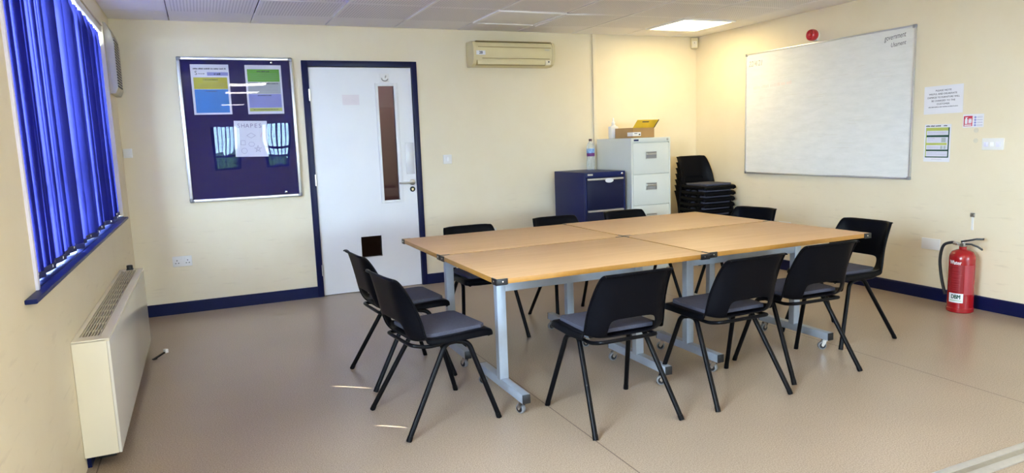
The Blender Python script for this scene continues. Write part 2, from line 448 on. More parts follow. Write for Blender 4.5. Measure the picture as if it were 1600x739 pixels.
def wall_with_holes(name, axis, pos, thick, u0, u1, holes, label, H1=H + 0.25):
    """axis 'x': plane x=pos spanning u=y; axis 'y': plane y=pos spanning u=x. holes: (u0,u1,z0,z1)"""
    m = MB()
    us = sorted({u0, u1, *[h[0] for h in holes], *[h[1] for h in holes]})
    for a, c in zip(us, us[1:]):
        mid = (a + c) / 2
        zs = [(0.0, H1)]
        for h in holes:
            if h[0] - 1e-6 <= a and c <= h[1] + 1e-6:
                nz = []
                for z0, z1 in zs:
                    if h[2] > z0: nz.append((z0, min(z1, h[2])))
                    if h[3] < z1: nz.append((max(z0, h[3]), z1))
                zs = nz
        for z0, z1 in zs:
            if z1 - z0 < 1e-4: continue
            if axis == 'x': m.box(min(pos, pos + thick), max(pos, pos + thick), a, c, z0, z1)
            else: m.box(a, c, min(pos, pos + thick), max(pos, pos + thick), z0, z1)
    bmesh.ops.remove_doubles(m.bm, verts=m.bm.verts[:], dist=1e-5)
    bmesh.ops.dissolve_limit(m.bm, angle_limit=0.01, verts=m.bm.verts[:], edges=m.bm.edges[:])
    return struct(m.build(name, M['wall'], smooth=False), label, 'wall')

WY0, WY1, WZ0, WZ1 = -3.48, -0.44, 0.880, 2.255         # left window opening
WB = (-5.9, -4.55, 0.865, 2.2)                            # left window added behind the camera to let in cool fill light
FW = [(-4.80, -4.05), (-3.56, -2.86)]                    # two windows in the wall behind the camera
FX = (-2.45, -0.35)                                      # unseen wide window added to that wall for fill light
D0, D1, DH = -4.1657, -3.2437, 2.03                      # door leaf
wall_with_holes('wall_back', 'y', 0.0, 0.14, XL - 0.3, 0.25, [(D0 - 0.002, D1 + 0.002, -1, DH + 0.002)], 'cream back wall with the door and air conditioner')
wall_with_holes('wall_left', 'x', XL, -0.25, YF, 0.0, [(WY0, WY1, WZ0, WZ1), WB], 'cream left wall with the blue blind')
wall_with_holes('wall_right', 'x', 0.0, 0.2, YF, 0.0, [], 'cream right wall carrying the whiteboard')
wall_with_holes('wall_front', 'y', YF, -0.25, XL - 0.25, 0.2, [(a, c, 0.82, 2.06) for a, c in FW] + [(FX[0], FX[1], 0.82, 2.2)], 'cream wall with two windows opposite the door')

# skirting boards
def skirt(name, T, length, label):
    m = MB(T); m.poly([(0, 0, 0), (0, 0.097, 0), (0, 0.097, 0.010), (0, 0.088, 0.016), (0, 0, 0.016)], (length, 0, 0))
    return struct(m.build(name, M['skirting'], sharp=20), label, 'skirting board')
skirt('baseboard_back_left', on_back(XL, 0), -4.2193 - XL, 'navy skirting board left of the door')
skirt('baseboard_back_right', on_back(-3.1943, 0), 3.1943, 'navy skirting board right of the door')
skirt('baseboard_right', on_right(0, 0), -YF, 'navy skirting board along the right wall')
m = MB(on_left(-2.98, 0)); m.poly([(0, 0, 0), (0, 0.097, 0), (0, 0.097, 0.010), (0, 0.088, 0.016), (0, 0, 0.016)], (2.98, 0, 0))
struct(m.build('baseboard_left', M['skirting'], sharp=20), 'navy skirting board along the left wall', 'skirting board')

# ceiling: perforated metal tiles lying in a grid
LIT = {(0, 0): 'front', (6, 8): 'a', (6, 11): 'b', (6, 18): 'c', (3, 8): 'd', (3, 11): 'e'}  # cells d and e are unseen lamps added for fill light
OFF = {(3, 0)}
m = MB()
nx = 10; ny = 22
for i in range(-1, nx):
    for j in range(-1, ny):
        x1 = PX - PITCH * i; x0 = x1 - PITCH; y1 = PY - PITCH * j; y0 = y1 - PITCH
        if (i, j) in LIT or (i, j) in OFF: continue
        x0c, x1c, y0c, y1c = max(x0, XL), min(x1, 0.0), max(y0, YF), min(y1, 0.0)
        if x1c - x0c < 0.02 or y1c - y0c < 0.02: continue
        g = 0.003
        full = (j >= 0 and 0 <= i <= 7)
        bb = bmesh.new(); bmesh.ops.create_cube(bb, size=1)
        drop = (0.016 if i == 2 and j == 0 else 0.002) if full else 0.0
        if i == 6 and j == 0: drop = 0.009
        for v in bb.verts:
            left = v.co.x < 0
            v.co = Vector(((x0c + x1c) / 2 + v.co.x * (x1c - x0c - 2 * g), (y0c + y1c) / 2 + v.co.y * (y1c - y0c - 2 * g),
                           H + 0.006 + v.co.z * 0.012 - (drop if left else 0) + (0.0015 if not left else 0)))
        bmesh.ops.bevel(bb, geom=bb.edges[:], offset=0.0015, segments=1, affect='EDGES')
        m._add(bb, 1 if full and j >= 0 else 0)
m.box(XL, 0, YF, 0, H + 0.03, H + 0.05, mi=2)
for k in (3, 4, 5, 6):          # white tee bars showing between the tiles
    x = PX - PITCH * k
    y_a = PY - 0.03
    if k in (3, 4): m.box(x - 0.008, x + 0.008, PY - PITCH, y_a, H - 0.010, H + 0.02, mi=3); y_a = PY - 2 * PITCH
    m.box(x - 0.008, x + 0.008, YF, y_a, H - 0.010, H + 0.02, mi=3)
struct(m.build('ceiling', [M['tile'], M['tile_dots'], M['void'], M['lamp_trim']], smooth=False), 'suspended ceiling of pale perforated square tiles', 'ceiling')

def ceiling_light(i, j, lit, label):
    x1 = PX - PITCH * i; x0 = x1 - PITCH; y1 = PY - PITCH * j; y0 = y1 - PITCH
    cx, cy = (x0 + x1) / 2, (y0 + y1) / 2; s = PITCH / 2 - 0.004
    t = thing('ceiling_light', label, 'ceiling light', (cx, cy, H))
    f = MB(); w = 0.026; z0, z1 = -0.012, 0.02
    for a in ((-s, s, -s, -s + w), (-s, s, s - w, s), (-s, -s + w, -s + w, s - w), (s - w, s, -s + w, s - w)):
        f.box(a[0], a[1], a[2], a[3], z0, z1, 0.002)
    f.build('trim', M['lamp_trim'], t)
    d = MB(); d.box(-s + w, s - w, -s + w, s - w, -0.006, 0.004, 0.002); d.build('diffuser', (M['lamp'] if j == 0 else M['lamp_cool']) if lit else M['lamp_off'], t)
    return t
ceiling_light(0, 0, True, 'brightly lit square ceiling light above the whiteboard corner')
ceiling_light(3, 0, False, 'unlit square ceiling light in front of the air conditioner')
k = 0
for key, tagname in list(LIT.items())[1:]:
    ceiling_light(*key, True, 'lit square ceiling light over the far end of the room, behind the viewer, in a set partly added for fill').__setitem__('group', 'ceiling lights behind the viewer')

# floor track of the folding partition
b = MB()
b.box(XL, 0, -4.692, -4.661, 0, 0.006, 0.001); b.box(XL, 0, -4.760, -4.722, 0, 0.006, 0.001); b.box(XL, 0, -4.724, -4.690, 0, 0.0025, mi=1)
struct(b.build('trim_1', [M['alu'], M['steel']]), 'double aluminium floor track across the room', 'floor track')
# cable trunking
b = MB(on_back(-1.3015, 1.0)); b.box(-0.022, 0.022, 0, H - 1.0, 0, 0.020, 0.002)
struct(b.build('trim_2', M['wall']), 'cream painted cable trunking running up to the ceiling', 'cable trunking')

# ------------------------------------------------------------------ door
dr = bpy.data.objects.new('door_1', None); COL.objects.link(dr); dr.location = ((D0 + D1) / 2, 0, 0)
struct(dr, 'white door with narrow vision panel in a navy frame', 'door')
dcx = (D0 + D1) / 2
T = on_back(0, 0); Ti = Matrix.Translation((-dcx, 0, 0)) @ T          # children live in door_1's space
b = MB(Ti)
b.box(-4.2193, D0, 0, 2.0828, -0.02, 0.018, 0.004); b.box(D1, -3.1943, 0, 2.0828, -0.02, 0.018, 0.004)
b.box(D0 - 0.01, D1 + 0.01, DH + 0.002, 2.0828, -0.02, 0.018, 0.004)
b.box(D0 - 0.0, D0 + 0.003, 0, DH, -0.12, -0.02); b.box(D1 - 0.003, D1, 0, DH, -0.12, -0.02)
b.build('frame', M['navy_frame'], dr)
g0, g1, gz0, gz1 = -3.565, -3.413, 0.825, 1.868       # glass
h0, h1, hz0, hz1 = -3.800, -3.612, 0.318, 0.508       # cat-flap sized opening
b = MB(Ti)
zf, zb = -0.004, -0.048
for (x0, x1, z0, z1) in ((D0 + .004, h0, 0.006, DH - .003), (h0, h1, 0.006, hz0), (h0, h1, hz1, DH - .003), (h1, g0, 0.006, DH - .003),
                         (g0, g1, 0.006, gz0), (g0, g1, gz1, DH - .003), (g1, D1 - .004, 0.006, DH - .003)):
    b.box(x0, x1, z0, z1, zb, zf)
bmesh.ops.remove_doubles(b.bm, verts=b.bm.verts[:], dist=1e-5)
lf = b.build('leaf', M['door'], dr, smooth=False)
b = MB(Ti); w = 0.022
for (x0, x1, z0, z1) in ((g0 - w, g0 + .004, gz0 - w, gz1 + w), (g1 - .004, g1 + w + .01, gz0 - w, gz1 + w), (g0, g1, gz0 - w, gz0 + .004), (g0, g1, gz1 - .004, gz1 + w)):
    b.box(x0, x1, z0, z1, -0.006, 0.006, 0.003)
vb = b.build('glazing_bead', M['door'], dr)
b = MB(Ti); b.box(g0 + .001, g1 - .001, gz0 + .001, gz1 - .001, -0.030, -0.024); b.build('vision_pane', M['door_glass'], dr)
b = MB(Ti); w = 0.008
for (x0, x1, z0, z1) in ((h0 - w, h0, hz0 - w, hz1 + w), (h1, h1 + w, hz0 - w, hz1 + w), (h0, h1, hz0 - w, hz0), (h0, h1, hz1, hz1 + w)):
    b.box(x0, x1, z0, z1, -0.05, 0.001, 0.001)
b.build('opening_lining', M['door'], dr)
b = MB(Ti); b.box(-3.337, -3.257, 1.058, 1.35, -0.004, -0.0015, 0.001)
for (x, z) in ((-3.33, 1.068), (-3.264, 1.068), (-3.33, 1.34), (-3.264, 1.34)): b.lathe([(0.004, 0), (0.004, 0.001), (0, 0.002)], (x, z, -0.0015), n=10, mi=1)
o = b.build('finger_plate', [mat('clear_plate_plastic', (0.68, 0.67, 0.66), 0.25, var=0.02), M['steel']], dr); o['label'] = 'clear plastic finger plate'
b = MB(Ti); b.lathe([(0.027, 0), (0.027, 0.007), (0.024, 0.009), (0, 0.009)], (-3.288, 0.982, zf))
b.tube([(-3.288, 0.982, zf + .008), (-3.288, 0.982, 0.045), (-3.405, 0.982, 0.045), (-3.418, 0.982, 0.032)], 0.0085, fillet=0.018)
hd = b.build('handle', M['steel'], dr); hd['label'] = 'brushed steel lever handle'
b = MB(Ti); b.lathe([(0.025, 0), (0.025, 0.006), (0.022, 0.008), (0, 0.008)], (-3.290, 0.918, zf)); b.lathe([(0.010, 0.008), (0.010, 0.011), (0, 0.011)], (-3.290, 0.918, zf), mi=1)
b.box(-3.2935, -3.2865, 0.903, 0.912, zf + 0.008, zf + 0.011, mi=1)
b.build('keyhole_cover', [M['black_plastic'], M['brass']], dr)
b = MB(Ti); b.box(-3.536, -3.452, 1.897, 1.974, -0.004, -0.002, 0.0008)
b.build('sign_plate', M['white_plastic'], dr)
b = MB(Ti); cx, cz = -3.492, 1.932
b.tube([(cx + .028 * math.cos(a), cz + .022 * math.sin(a), -0.001) for a in [R(170 + 8 * q) for q in range(24)]], 0.0055, n=8)
b.tube([(cx + .006, cz + .004, -0.001), (cx + .012, cz + .026, -0.001)], 0.006, n=8)
b.build('sign_emblem', M['steel'], dr)
b = MB(Ti); b.box(-3.885, -3.735, 1.700, 1.790, -0.004, -0.0036)
o = b.build('tape_residue', mat('pinkish_tape_residue', (0.76, 0.70, 0.72), 0.5, var=0.02), dr)
for z in (1.79, 1.05, 0.24):
    b = MB(Ti); b.tube([(D0 + .002, z - .05, 0.004), (D0 + .002, z + .05, 0.004)], 0.006, n=10); b.box(D0 - .008, D0 + .001, z - .05, z + .05, 0.0175, 0.0185)
    b.build('hinge', M['steel'], dr)
# corridor beyond the door
b = MB(); b.box(-5.3, -2.0, 1.55, 1.65, 0, H); b.box(-5.4, -5.3, 0.14, 1.65, 0, H); b.box(-2.0, -1.9, 0.14, 1.65, 0, H); b.box(-5.4, -1.9, 0.14, 1.65, H, H + .1)
struct(b.build('wall_corridor', M['mauve'], smooth=False), 'mauve corridor wall seen through the door glass', 'wall')

cu = thing('cupboard', 'dark brown low cupboard in the corridor, seen through the opening in the door', 'cupboard', (-3.3, 1.3, 0))
b = MB(); b.box(-.6, .6, -.22, .22, 0, .70, .004); b.build('carcass', mat('dark_brown_wood', (0.035, 0.018, 0.012), .5, var=.2, scale=8), cu)
for x in (-.3, .3):
    b = MB(); b.box(x - .28, x + .28, -.238, -.22, .05, .66, .004); d_ = b.build('door', bpy.data.materials['dark_brown_wood'], cu)
    b = MB(); b.box(x - .02, x + .02, -.25, -.238, .5, .52, .003); b.build('handle', M['steel'], d_)

# ------------------------------------------------------------------ left window and vertical blind
def window(name, T, w, h, sill, nm, label, mullions=(), transoms=()):
    """T: frame at lower-left corner of opening, local x along, y up, z into the room"""
    root = bpy.data.objects.new(name, None); COL.objects.link(root); struct(root, label, 'window'); root.matrix_world = Matrix.Translation(T.translation)
    Tl = Matrix.Translation(-T.translation) @ T
    b = MB(Tl); f = 0.05; z0, z1 = -0.20, -0.15
    b.box(0, w, 0, f, z0, z1, .004); b.box(0, w, h - f, h, z0, z1, .004); b.box(0, f, f, h - f, z0, z1, .004); b.box(w - f, w, f, h - f, z0, z1, .004)
    for q in mullions: b.box(q - .03, q + .03, f, h - f, z0, z1, .004)
    for q in transoms: b.box(f, w - f, q - .03, q + .03, z0 + .002, z1 - .002, .004)
    b.build('frame', nm, root)
    b = MB(Tl); b.box(f * .5, w - f * .5, f * .5, h - f * .5, -0.178, -0.172); b.build('pane', M['glass'], root)
    return root, Tl
Tw = on_left(WY0, WZ0)
w1, Tl = window('window_1', Tw, WY1 - WY0, WZ1 - WZ0, True, M['pale_frame'], 'window behind the blue vertical blind', mullions=(1.0, 2.12), transoms=(0.42,))
b = MB(Tl); b.box(-0.20, WY1 - WY0 - 0.06, -0.016, 0.0, -0.001, 0.036, 0.005, 3); b.box(0.002, WY1 - WY0 - 0.002, -0.004, 0.001, -0.148, 0.0)
o = b.build('sill', M['sill'], w1); o['label'] = 'dark navy window sill board'
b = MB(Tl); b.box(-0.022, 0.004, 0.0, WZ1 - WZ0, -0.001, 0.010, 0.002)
o = b.build('lit_side_strip', M['pale_frame'], w1); o['label'] = 'pale strip at the near side of the opening, its lit tone painted in'  # pale lilac colour holds the lit look of the blind's near edge

bl = thing('vertical_blind', 'deep blue vertical vane blind hanging in the left window', 'blind', (XL - 0.030, (WY0 + WY1) / 2, WZ0))
LN = (WY1 - WY0)
b = MB(); b.box(-0.02, 0.02, -LN / 2 + .01, LN / 2 - .01, WZ1 - WZ0 - 0.045, WZ1 - WZ0 - 0.002, 0.003)
b.build('headrail', M['white_plastic'], bl)
hw = 0.0635
SL = [(-2.174, 1.09, 0.050), (-1.573, 1.04, 0.080)]         # places where a bent vane lets a sliver of sun through: y, z, half height
mid = (WY0 + WY1) / 2
ends = [WY0 + 0.062] + [y for y, z, hz in SL] + [WY1 - 0.060]
vanes = []
for g_ in range(3):
    a_, c_ = ends[g_], ends[g_ + 1]
    y = a_
    seg = []
    first = last = None
    a1 = R(12)
    e = hw * (0.61 * math.sin(a1) + 0.79 * math.cos(a1)) / 0.79
    ya = a_ + (e - 0.002 if g_ > 0 else 0.0); yb = c_ - (e - 0.002 if g_ < 2 else 0.0)
    n_ = int(round((yb - ya) / 0.082))
    for k_ in range(n_ + 1):
        yy = ya + (yb - ya) * k_ / n_
        inner = 0 < k_ < n_
        ang = R(rnd.choice((3, 8, 14, 22, 32)) + rnd.uniform(-3, 3)) if inner else a1
        if g_ == 2 and k_ >= n_ - 1: ang = R(4)
        yy += rnd.uniform(-0.026, 0.026) if 0 < k_ < n_ - 1 else 0
        if inner:
            ee = hw * (0.61 * math.sin(ang) + 0.79 * math.cos(ang)) / 0.79
            if g_ > 0: yy = max(yy, a_ + ee)
            if g_ < 2: yy = min(yy, c_ - ee)
        bump = SL[g_ - 1] if (g_ > 0 and k_ == 0) else None
        flat = (g_ > 0 and k_ == 0) or (g_ < 2 and k_ == n_)
        vanes.append((yy - mid, ang, bump, flat))
for q, (y, ang, bump, flat) in enumerate(vanes):
    zt, zb_ = WZ1 - WZ0 - 0.05, 0.013 + rnd.uniform(-0.006, 0.011)
    tw = 0.0 if flat else rnd.uniform(-0.15, 0.15)
    me = bmesh.new(); grid = []
    for r_ in range(41):
        f = r_ / 40; z = zt + (zb_ - zt) * f; row = []
        for c_ in range(5):
            u = (c_ / 4 - 0.5) * 2
            wv = hw * (0.35 + 0.65 * min(1, f * 14))            # gathered at the hook
            a = ang + tw * f
            bow = 0.004 * (1 - u * u)
            yo = y + (0.016 * math.exp(-((z + WZ0 - bump[1]) / bump[2]) ** 4) if bump else 0)
            dx, dy = math.sin(a), math.cos(a)
            row.append(me.verts.new((u * wv * dx + bow * dy, yo + u * wv * dy - bow * dx, z)))
        grid.append(row)
    for r_ in range(40):
        for c_ in range(4): me.faces.new((grid[r_][c_], grid[r_ + 1][c_], grid[r_ + 1][c_ + 1], grid[r_][c_ + 1]))
    m = MB(); m._add(me); v = m.build('vane', M['blind'], bl, sharp=80)
    a = ang + tw
    Q = Matrix.Translation((0, y, zb_)) @ Matrix.Rotation(-a, 4, 'Z')
    m = MB(Q); m.box(-0.0022, 0.0062, -hw * .98, hw * .98, 0.0, 0.024, 0.001)
    m.build('bottom_weight', mat('weight_pocket', (0.012, 0.016, 0.10), 0.6, var=0.1) if q == 0 else bpy.data.materials['weight_pocket'], v)
    for s in ((-1,) if q % 3 else (-1, 1)):
        m = MB(Q); m.box(-0.004, 0.008, s * hw - 0.004, s * hw + 0.004, 0.010, 0.021, 0.002)
        m.build('chain_clip', M['white_plastic'], v)

M['tinted'] = thin_glass('tinted_window_glass', (0.50, 0.56, 0.58))
def plain_window(name, T, w, h, label, mullions=(), transoms=()):
    return window(name, T, w, h, False, M['dark_frame'], label, mullions, transoms)
plain_window('window_2', on_left(WB[0], WB[2]), WB[1] - WB[0], WB[3] - WB[2], 'unscreened left window behind the viewer, added for fill light', mullions=(0.675,), transoms=(0.42,))
for q, (a, c) in enumerate(FW):
    Tf = Matrix(((-1, 0, 0, c), (0, 0, 1, YF), (0, 1, 0, 0.82), (0, 0, 0, 1)))
    wf_, _ = plain_window('window_%d' % (3 + q), Tf, c - a, 1.24, 'narrow window in the wall opposite the door', transoms=(0.36,) if q == 0 else (0.36, 0.62))
    for k_ in kids(wf_):
        if k_.name.startswith('pane'): k_.data.materials[0] = M['tinted']
    vb_ = thing('vertical_blind', ['dark vertical vane blind half open in the narrow window facing the noticeboard', 'dark vertical vane blind in the narrow window nearer the middle of the end wall'][q], 'blind', ((a + c) / 2, YF - 0.05, 0.82))
    b = MB(); b.box(-(c - a) / 2 + .01, (c - a) / 2 - .01, -0.02, 0.02, 1.19, 1.235, .003); b.build('headrail', M['white_plastic'], vb_)
    for e in range(7):
        x = -(c - a) / 2 + 0.06 + e * 0.1
        b = MB(Matrix.Translation((x, 0, 0)) @ Matrix.Rotation(R(68 + 6 * (e % 3)), 4, 'Z')); b.box(-0.042, 0.042, -0.0006, 0.0006, 0.03 if q == 0 else 0.05, 1.19)
        b.build('vane', M['dark_frame'], vb_)
plain_window('window_5', Matrix(((-1, 0, 0, FX[1]), (0, 0, 1, YF), (0, 1, 0, 0.82), (0, 0, 0, 1))), FX[1] - FX[0], 1.38, 'wide window added for fill light at the right of the wall opposite the door', mullions=(0.7, 1.4), transoms=(0.36,))
# outdoors
b = MB(); b.box(-40, 30, -40, 40, -0.6, -0.5); struct(b.build('ground', M['ground'], smooth=False), 'paved ground outside the building', 'ground')
bb = bmesh.new(); bmesh.ops.create_grid(bb, x_segments=80, y_segments=12, size=1)
for v in bb.verts:
    u, w_ = v.co.x, v.co.y
    hh = 0.5 + 0.5 * w_
    v.co = Vector((-4 + u * 6, YF - 4 - 0.5 * hh + 0.12 * math.sin(u * 40) * math.sin(w_ * 9) + rnd.uniform(-.12, .12), -0.5 + 1.35 * hh + (0.12 * math.sin(u * 23) + rnd.uniform(-.1, .1)) * (hh > .5)))
hb = MB(); hb._add(bb); o = hb.build('hedge', M['leaf'], sharp=80)
o['kind'] = 'stuff'; tag(o, 'clipped green hedge outside the windows opposite the door', 'hedge')
md = o.modifiers.new('solid', 'SOLIDIFY'); md.thickness = 0.6

# ------------------------------------------------------------------ left wall fittings
HX, HY0, HY1, HZ0, HZ1 = 0.142, -3.03, -1.075, 0.062, 0.572
ht = thing('convector_heater', 'long cream wall convector heater with slatted top under the blue blind', 'heater', (XL, (HY0 + HY1) / 2, 0))
hc = (HY0 + HY1) / 2; a0, a1 = HY0 - hc, HY1 - hc
b = MB()
b.box(0.001, HX - 0.012, a0, a0 + 0.012, HZ0, HZ1 - .004, .003); b.box(0.001, HX - 0.012, a1 - 0.012, a1, HZ0, HZ1 - .004, .003)
b.box(0.001, 0.012, a0 + .01, a1 - .01, HZ0, HZ1 - .004)
b.box(0.001, 0.022, a0, a1, HZ1 - 0.012, HZ1, .003); b.box(HX - 0.040, HX, a0, a1, HZ1 - 0.014, HZ1, .004)
b.box(0.02, HX - 0.03, a0, a0 + 0.075, HZ1 - 0.012, HZ1, .003); b.box(0.02, HX - 0.03, a1 - 0.05, a1, HZ1 - 0.012, HZ1, .003)
b.build('casing', M['cream_metal'], ht)
b = MB(); b.box(HX - 0.012, HX, a0 + .001, a1 - .001, HZ0, HZ1 - 0.013, .004); b.build('front_panel', M['heater_front'], ht)
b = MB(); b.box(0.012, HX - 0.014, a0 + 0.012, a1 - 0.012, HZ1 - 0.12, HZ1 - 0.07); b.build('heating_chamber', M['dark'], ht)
b = MB()
for q in range(7):
    x = 0.0290 + q * 0.0114
    b.box(x - 0.0017, x + 0.0017, a0 + 0.07, a1 - 0.045, HZ1 - 0.012, HZ1 - 0.002)
q = a0 + 0.07 + 0.14
while q < a1 - 0.06:
    b.box(0.022, HX - 0.040, q - .0025, q + .0025, HZ1 - 0.014, HZ1 - 0.006); q += 0.145
b.build('grille', M['cream_metal'], ht)
b = MB(); b.box(0.045, 0.085, a1 - 0.052, a1 - 0.008, HZ1 - .001, HZ1 + 0.006, .002); b.lathe([(0.019, 0), (0.019, 0.022), (0.016, 0.026), (0, 0.026)], (0.065, a1 - 0.03, HZ1 + .004)); b.build('control_knob', M['black_plastic'], ht)
b = MB()
for y in (a0 + 0.15, a1 - 0.15): b.box(0.03, 0.10, y - .012, y + .012, 0.0, HZ0 + .002, .003)
b.build('foot', M['dark'], ht)

vt = thing('wall_vent', 'aged cream louvred wall vent between the blue blind and the corner', 'vent', (XL, -0.225, 1.78))
b = MB()
b.poly([(0.0, -0.2, 0.0), (0.038, -0.2, 0.0), (0.056, -0.2, 0.04), (0.060, -0.2, 0.36), (0.047, -0.2, 0.44), (0.018, -0.2, 0.505), (0, -0.2, 0.51)], (0, 0.40, 0), bev=0.004)
b.build('casing', mat('grey_cream_plastic', (0.50, 0.45, 0.34), 0.4, var=0.05), vt)
b = MB(); b.box(0.05, 0.0612, -0.192, 0.10, 0.05, 0.40); b.build('louvre_recess', M['dark'], vt)
b = MB()
for q in range(17):
    z = 0.060 + q * 0.0205
    b.box(0.0565, 0.0625, -0.196, 0.105, z, z + 0.0072, 0.001)
b.build('louvre', bpy.data.materials['grey_cream_plastic'], vt)

t = thing('junction_box', 'small white junction box beside the left corner of the back wall', 'wall box', (-5.603, 0, 1.343))
Tb = on_back(0, 0)
b = MB(Tb); b.box(-0.032, 0.032, -0.036, 0.036, 0.0, 0.022, .004); b.build('box_body', M['white_plastic'], t)
b = MB(Tb); b.box(-0.022, 0.022, -0.026, 0.026, 0.021, 0.026, .002); b.lathe([(0.004, 0), (0.004, .002), (0, .002)], (0, 0, 0.0255), n=10); b.build('cover', M['white_plastic'], t)

# clip lying by the heater
t = thing('plastic_clip', 'small white ended dark plastic clip lying on the floor by the heater', 'clip', (-5.43, -1.33, 0), R(38))
b = MB(); b.poly([(-0.05, 0, 0.0), (0.035, 0, 0.024), (0.04, 0, 0.034), (-0.05, 0, 0.008)], (0, 0.016, 0), bev=0.001); b.build('stem', M['black_plastic'], t)
b = MB(); b.box(0.03, 0.052, -0.006, 0.022, 0.022, 0.048, .004); b.build('tip', M['white_plastic'], t)
b = MB(); b.box(-0.056, -0.03, -0.002, 0.018, 0.0, 0.008, .002); b.build('base', M['black_plastic'], t)

# ------------------------------------------------------------------ back wall fittings
def socket_double(name, T0, loc, label, cat='socket', holes=True):
    t = thing(name, label, cat, loc)
    b = MB(T0); b.box(-0.0735, 0.0735, -0.043, 0.043, 0, 0.011, .004); b.build('face_plate', M['white_plastic'], t)
    if holes:
        for s in (-1, 1):
            b = MB(T0); b.box(s * 0.012 - 0.008, s * 0.012 + 0.008, 0.012, 0.033, 0.010, 0.0145, .002); b.build('rocker', M['white_plastic'], t)
            b = MB(T0)
            for (x, y, w_, h_) in ((0, 0.008, .003, .005), (-.011, -.014, .0045, .003), (.011, -.014, .0045, .003)):
                b.box(s * 0.040 + x - w_, s * 0.040 + x + w_, y - h_, y + h_, 0.0105, 0.0115)
            b.build('pin_hole', M['dark'], t)
    return t
socket_double('wall_socket', on_back(0, 0), (-5.292, 0, 0.440), 'white double wall socket low on the wall under the noticeboard')
socket_double('wall_socket', on_back(0, 0), (-2.53, 0, 0.440), 'white wall socket mostly hidden behind the chair nearest the door')
socket_double('wall_socket', on_right(0, 0), (0, -1.33, 0.425), 'white wall socket low on the right wall behind the far right chair')
t = thing('light_switch', 'small white light switch right of the door', 'switch', (-2.934, 0, 1.180))
b = MB(Tb); b.box(-0.043, 0.043, -0.043, 0.043, 0, 0.011, .004); b.build('face_plate', M['white_plastic'], t)
b = MB(Tb); b.box(-0.013, 0.013, -0.02, 0.02, 0.010, 0.017, .003); b.build('rocker', M['lamp_trim'], t)

# air conditioner
ac = thing('air_conditioner', 'yellowed split air conditioner high on the back wall', 'air conditioner', (-2.27, 0, 2.035))
W2 = 0.425
prof = [(0, 0), (-0.10, 0.0), (-0.155, 0.018), (-0.178, 0.06), (-0.186, 0.12), (-0.184, 0.18), (-0.165, 0.215), (-0.12, 0.228), (0, 0.228)]
b = MB(); b.poly([(-W2 + 0.015, y, z) for y, z in prof], (2 * W2 - 0.03, 0, 0), bev=0.0); b.build('body', M['cream_plastic'], ac, sharp=28)
for s in (-1, 1):
    b = MB(); x0 = -W2 if s < 0 else W2 - 0.03
    b.poly([(x0, y * 1.03, z * 1.0 - (0.001 if z < .01 else -0.002 if z > .2 else 0)) for y, z in prof], (0.03, 0, 0), bev=0.006); b.build('end_cap', M['cream_plastic'], ac)
b = MB()
b.box(-W2 + .05, W2 - .045, -0.1895, -0.18, 0.168, 0.174); b.box(-W2 + .09, W2 - .06, -0.186, -0.165, 0.066, 0.071)
b.box(-W2 + .04, W2 - .035, -0.172, -0.13, 0.222, 0.2295)
b.build('panel_groove', M['cream_dark'], ac)
b = MB(); b.box(-W2 + .045, W2 - .11, -0.176, -0.13, 0.014, 0.052, .003, rot=None); b.build('air_flap', M['cream_plastic'], ac)
b = MB(); b.box(-W2 + .04, W2 - .1, -0.172, -0.12, 0.053, 0.0575); b.box(-W2 + .04, W2 - .1, -0.162, -0.12, 0.008, 0.0135); b.box(-W2 + .037, -W2 + .0425, -0.174, -0.12, 0.01, 0.056); b.build('outlet_slot', M['cream_dark'], ac)
b = MB(); b.box(W2 - .10, W2 - .045, -0.1765, -0.14, 0.012, 0.056, .003); b.build('sensor_panel', M['cream_metal'], ac)
b = MB(); b.lathe([(0.008, 0), (0.007, .003), (0, .003)], (W2 - .066, -0.176, 0.042), '-y', n=14); b.build('indicator', M['dark'], ac)
b = MB(on_back(-W2 + .075, 0.118, -0.1855)); b.box(-0.045, 0.045, -0.019, 0.019, 0, 0.0012)
st = b.build('number_sticker', M['white_paper'], ac)
b = MB(on_back(-W2 + .075, 0.118, -0.1855)); b.text('28', 0, 0, 0.0012, 0.034, bold=0.001); b.build('lettering', M['ink'], st)
b = MB(on_back(W2 - .085, 0.152, -0.1855)); b.box(-0.025, 0.025, -0.004, 0.004, 0, 0.0012); b.build('badge', M['steel'], ac)

# motion sensor in the corner
t = thing('motion_sensor', 'small cream motion sensor in the top right corner of the back wall', 'motion sensor', (-0.045, -0.03, 2.315))
Q = Matrix.Rotation(R(-35), 4, 'Z')
b = MB(Q); b.box(-0.036, 0.036, -0.022, 0.022, -0.055, 0.055, .006); b.build('housing', M['cream_plastic'], t)
b = MB(Q); b.box(-0.026, 0.026, -0.027, -0.018, -0.045, 0.02, .006); b.build('lens', M['cream_metal'], t)
b = MB(Q); b.lathe([(0.004, 0), (0.003, .002), (0, .002)], (0.0, -0.0265, 0.0), '-y', n=10); b.build('indicator', M['dark'], t)

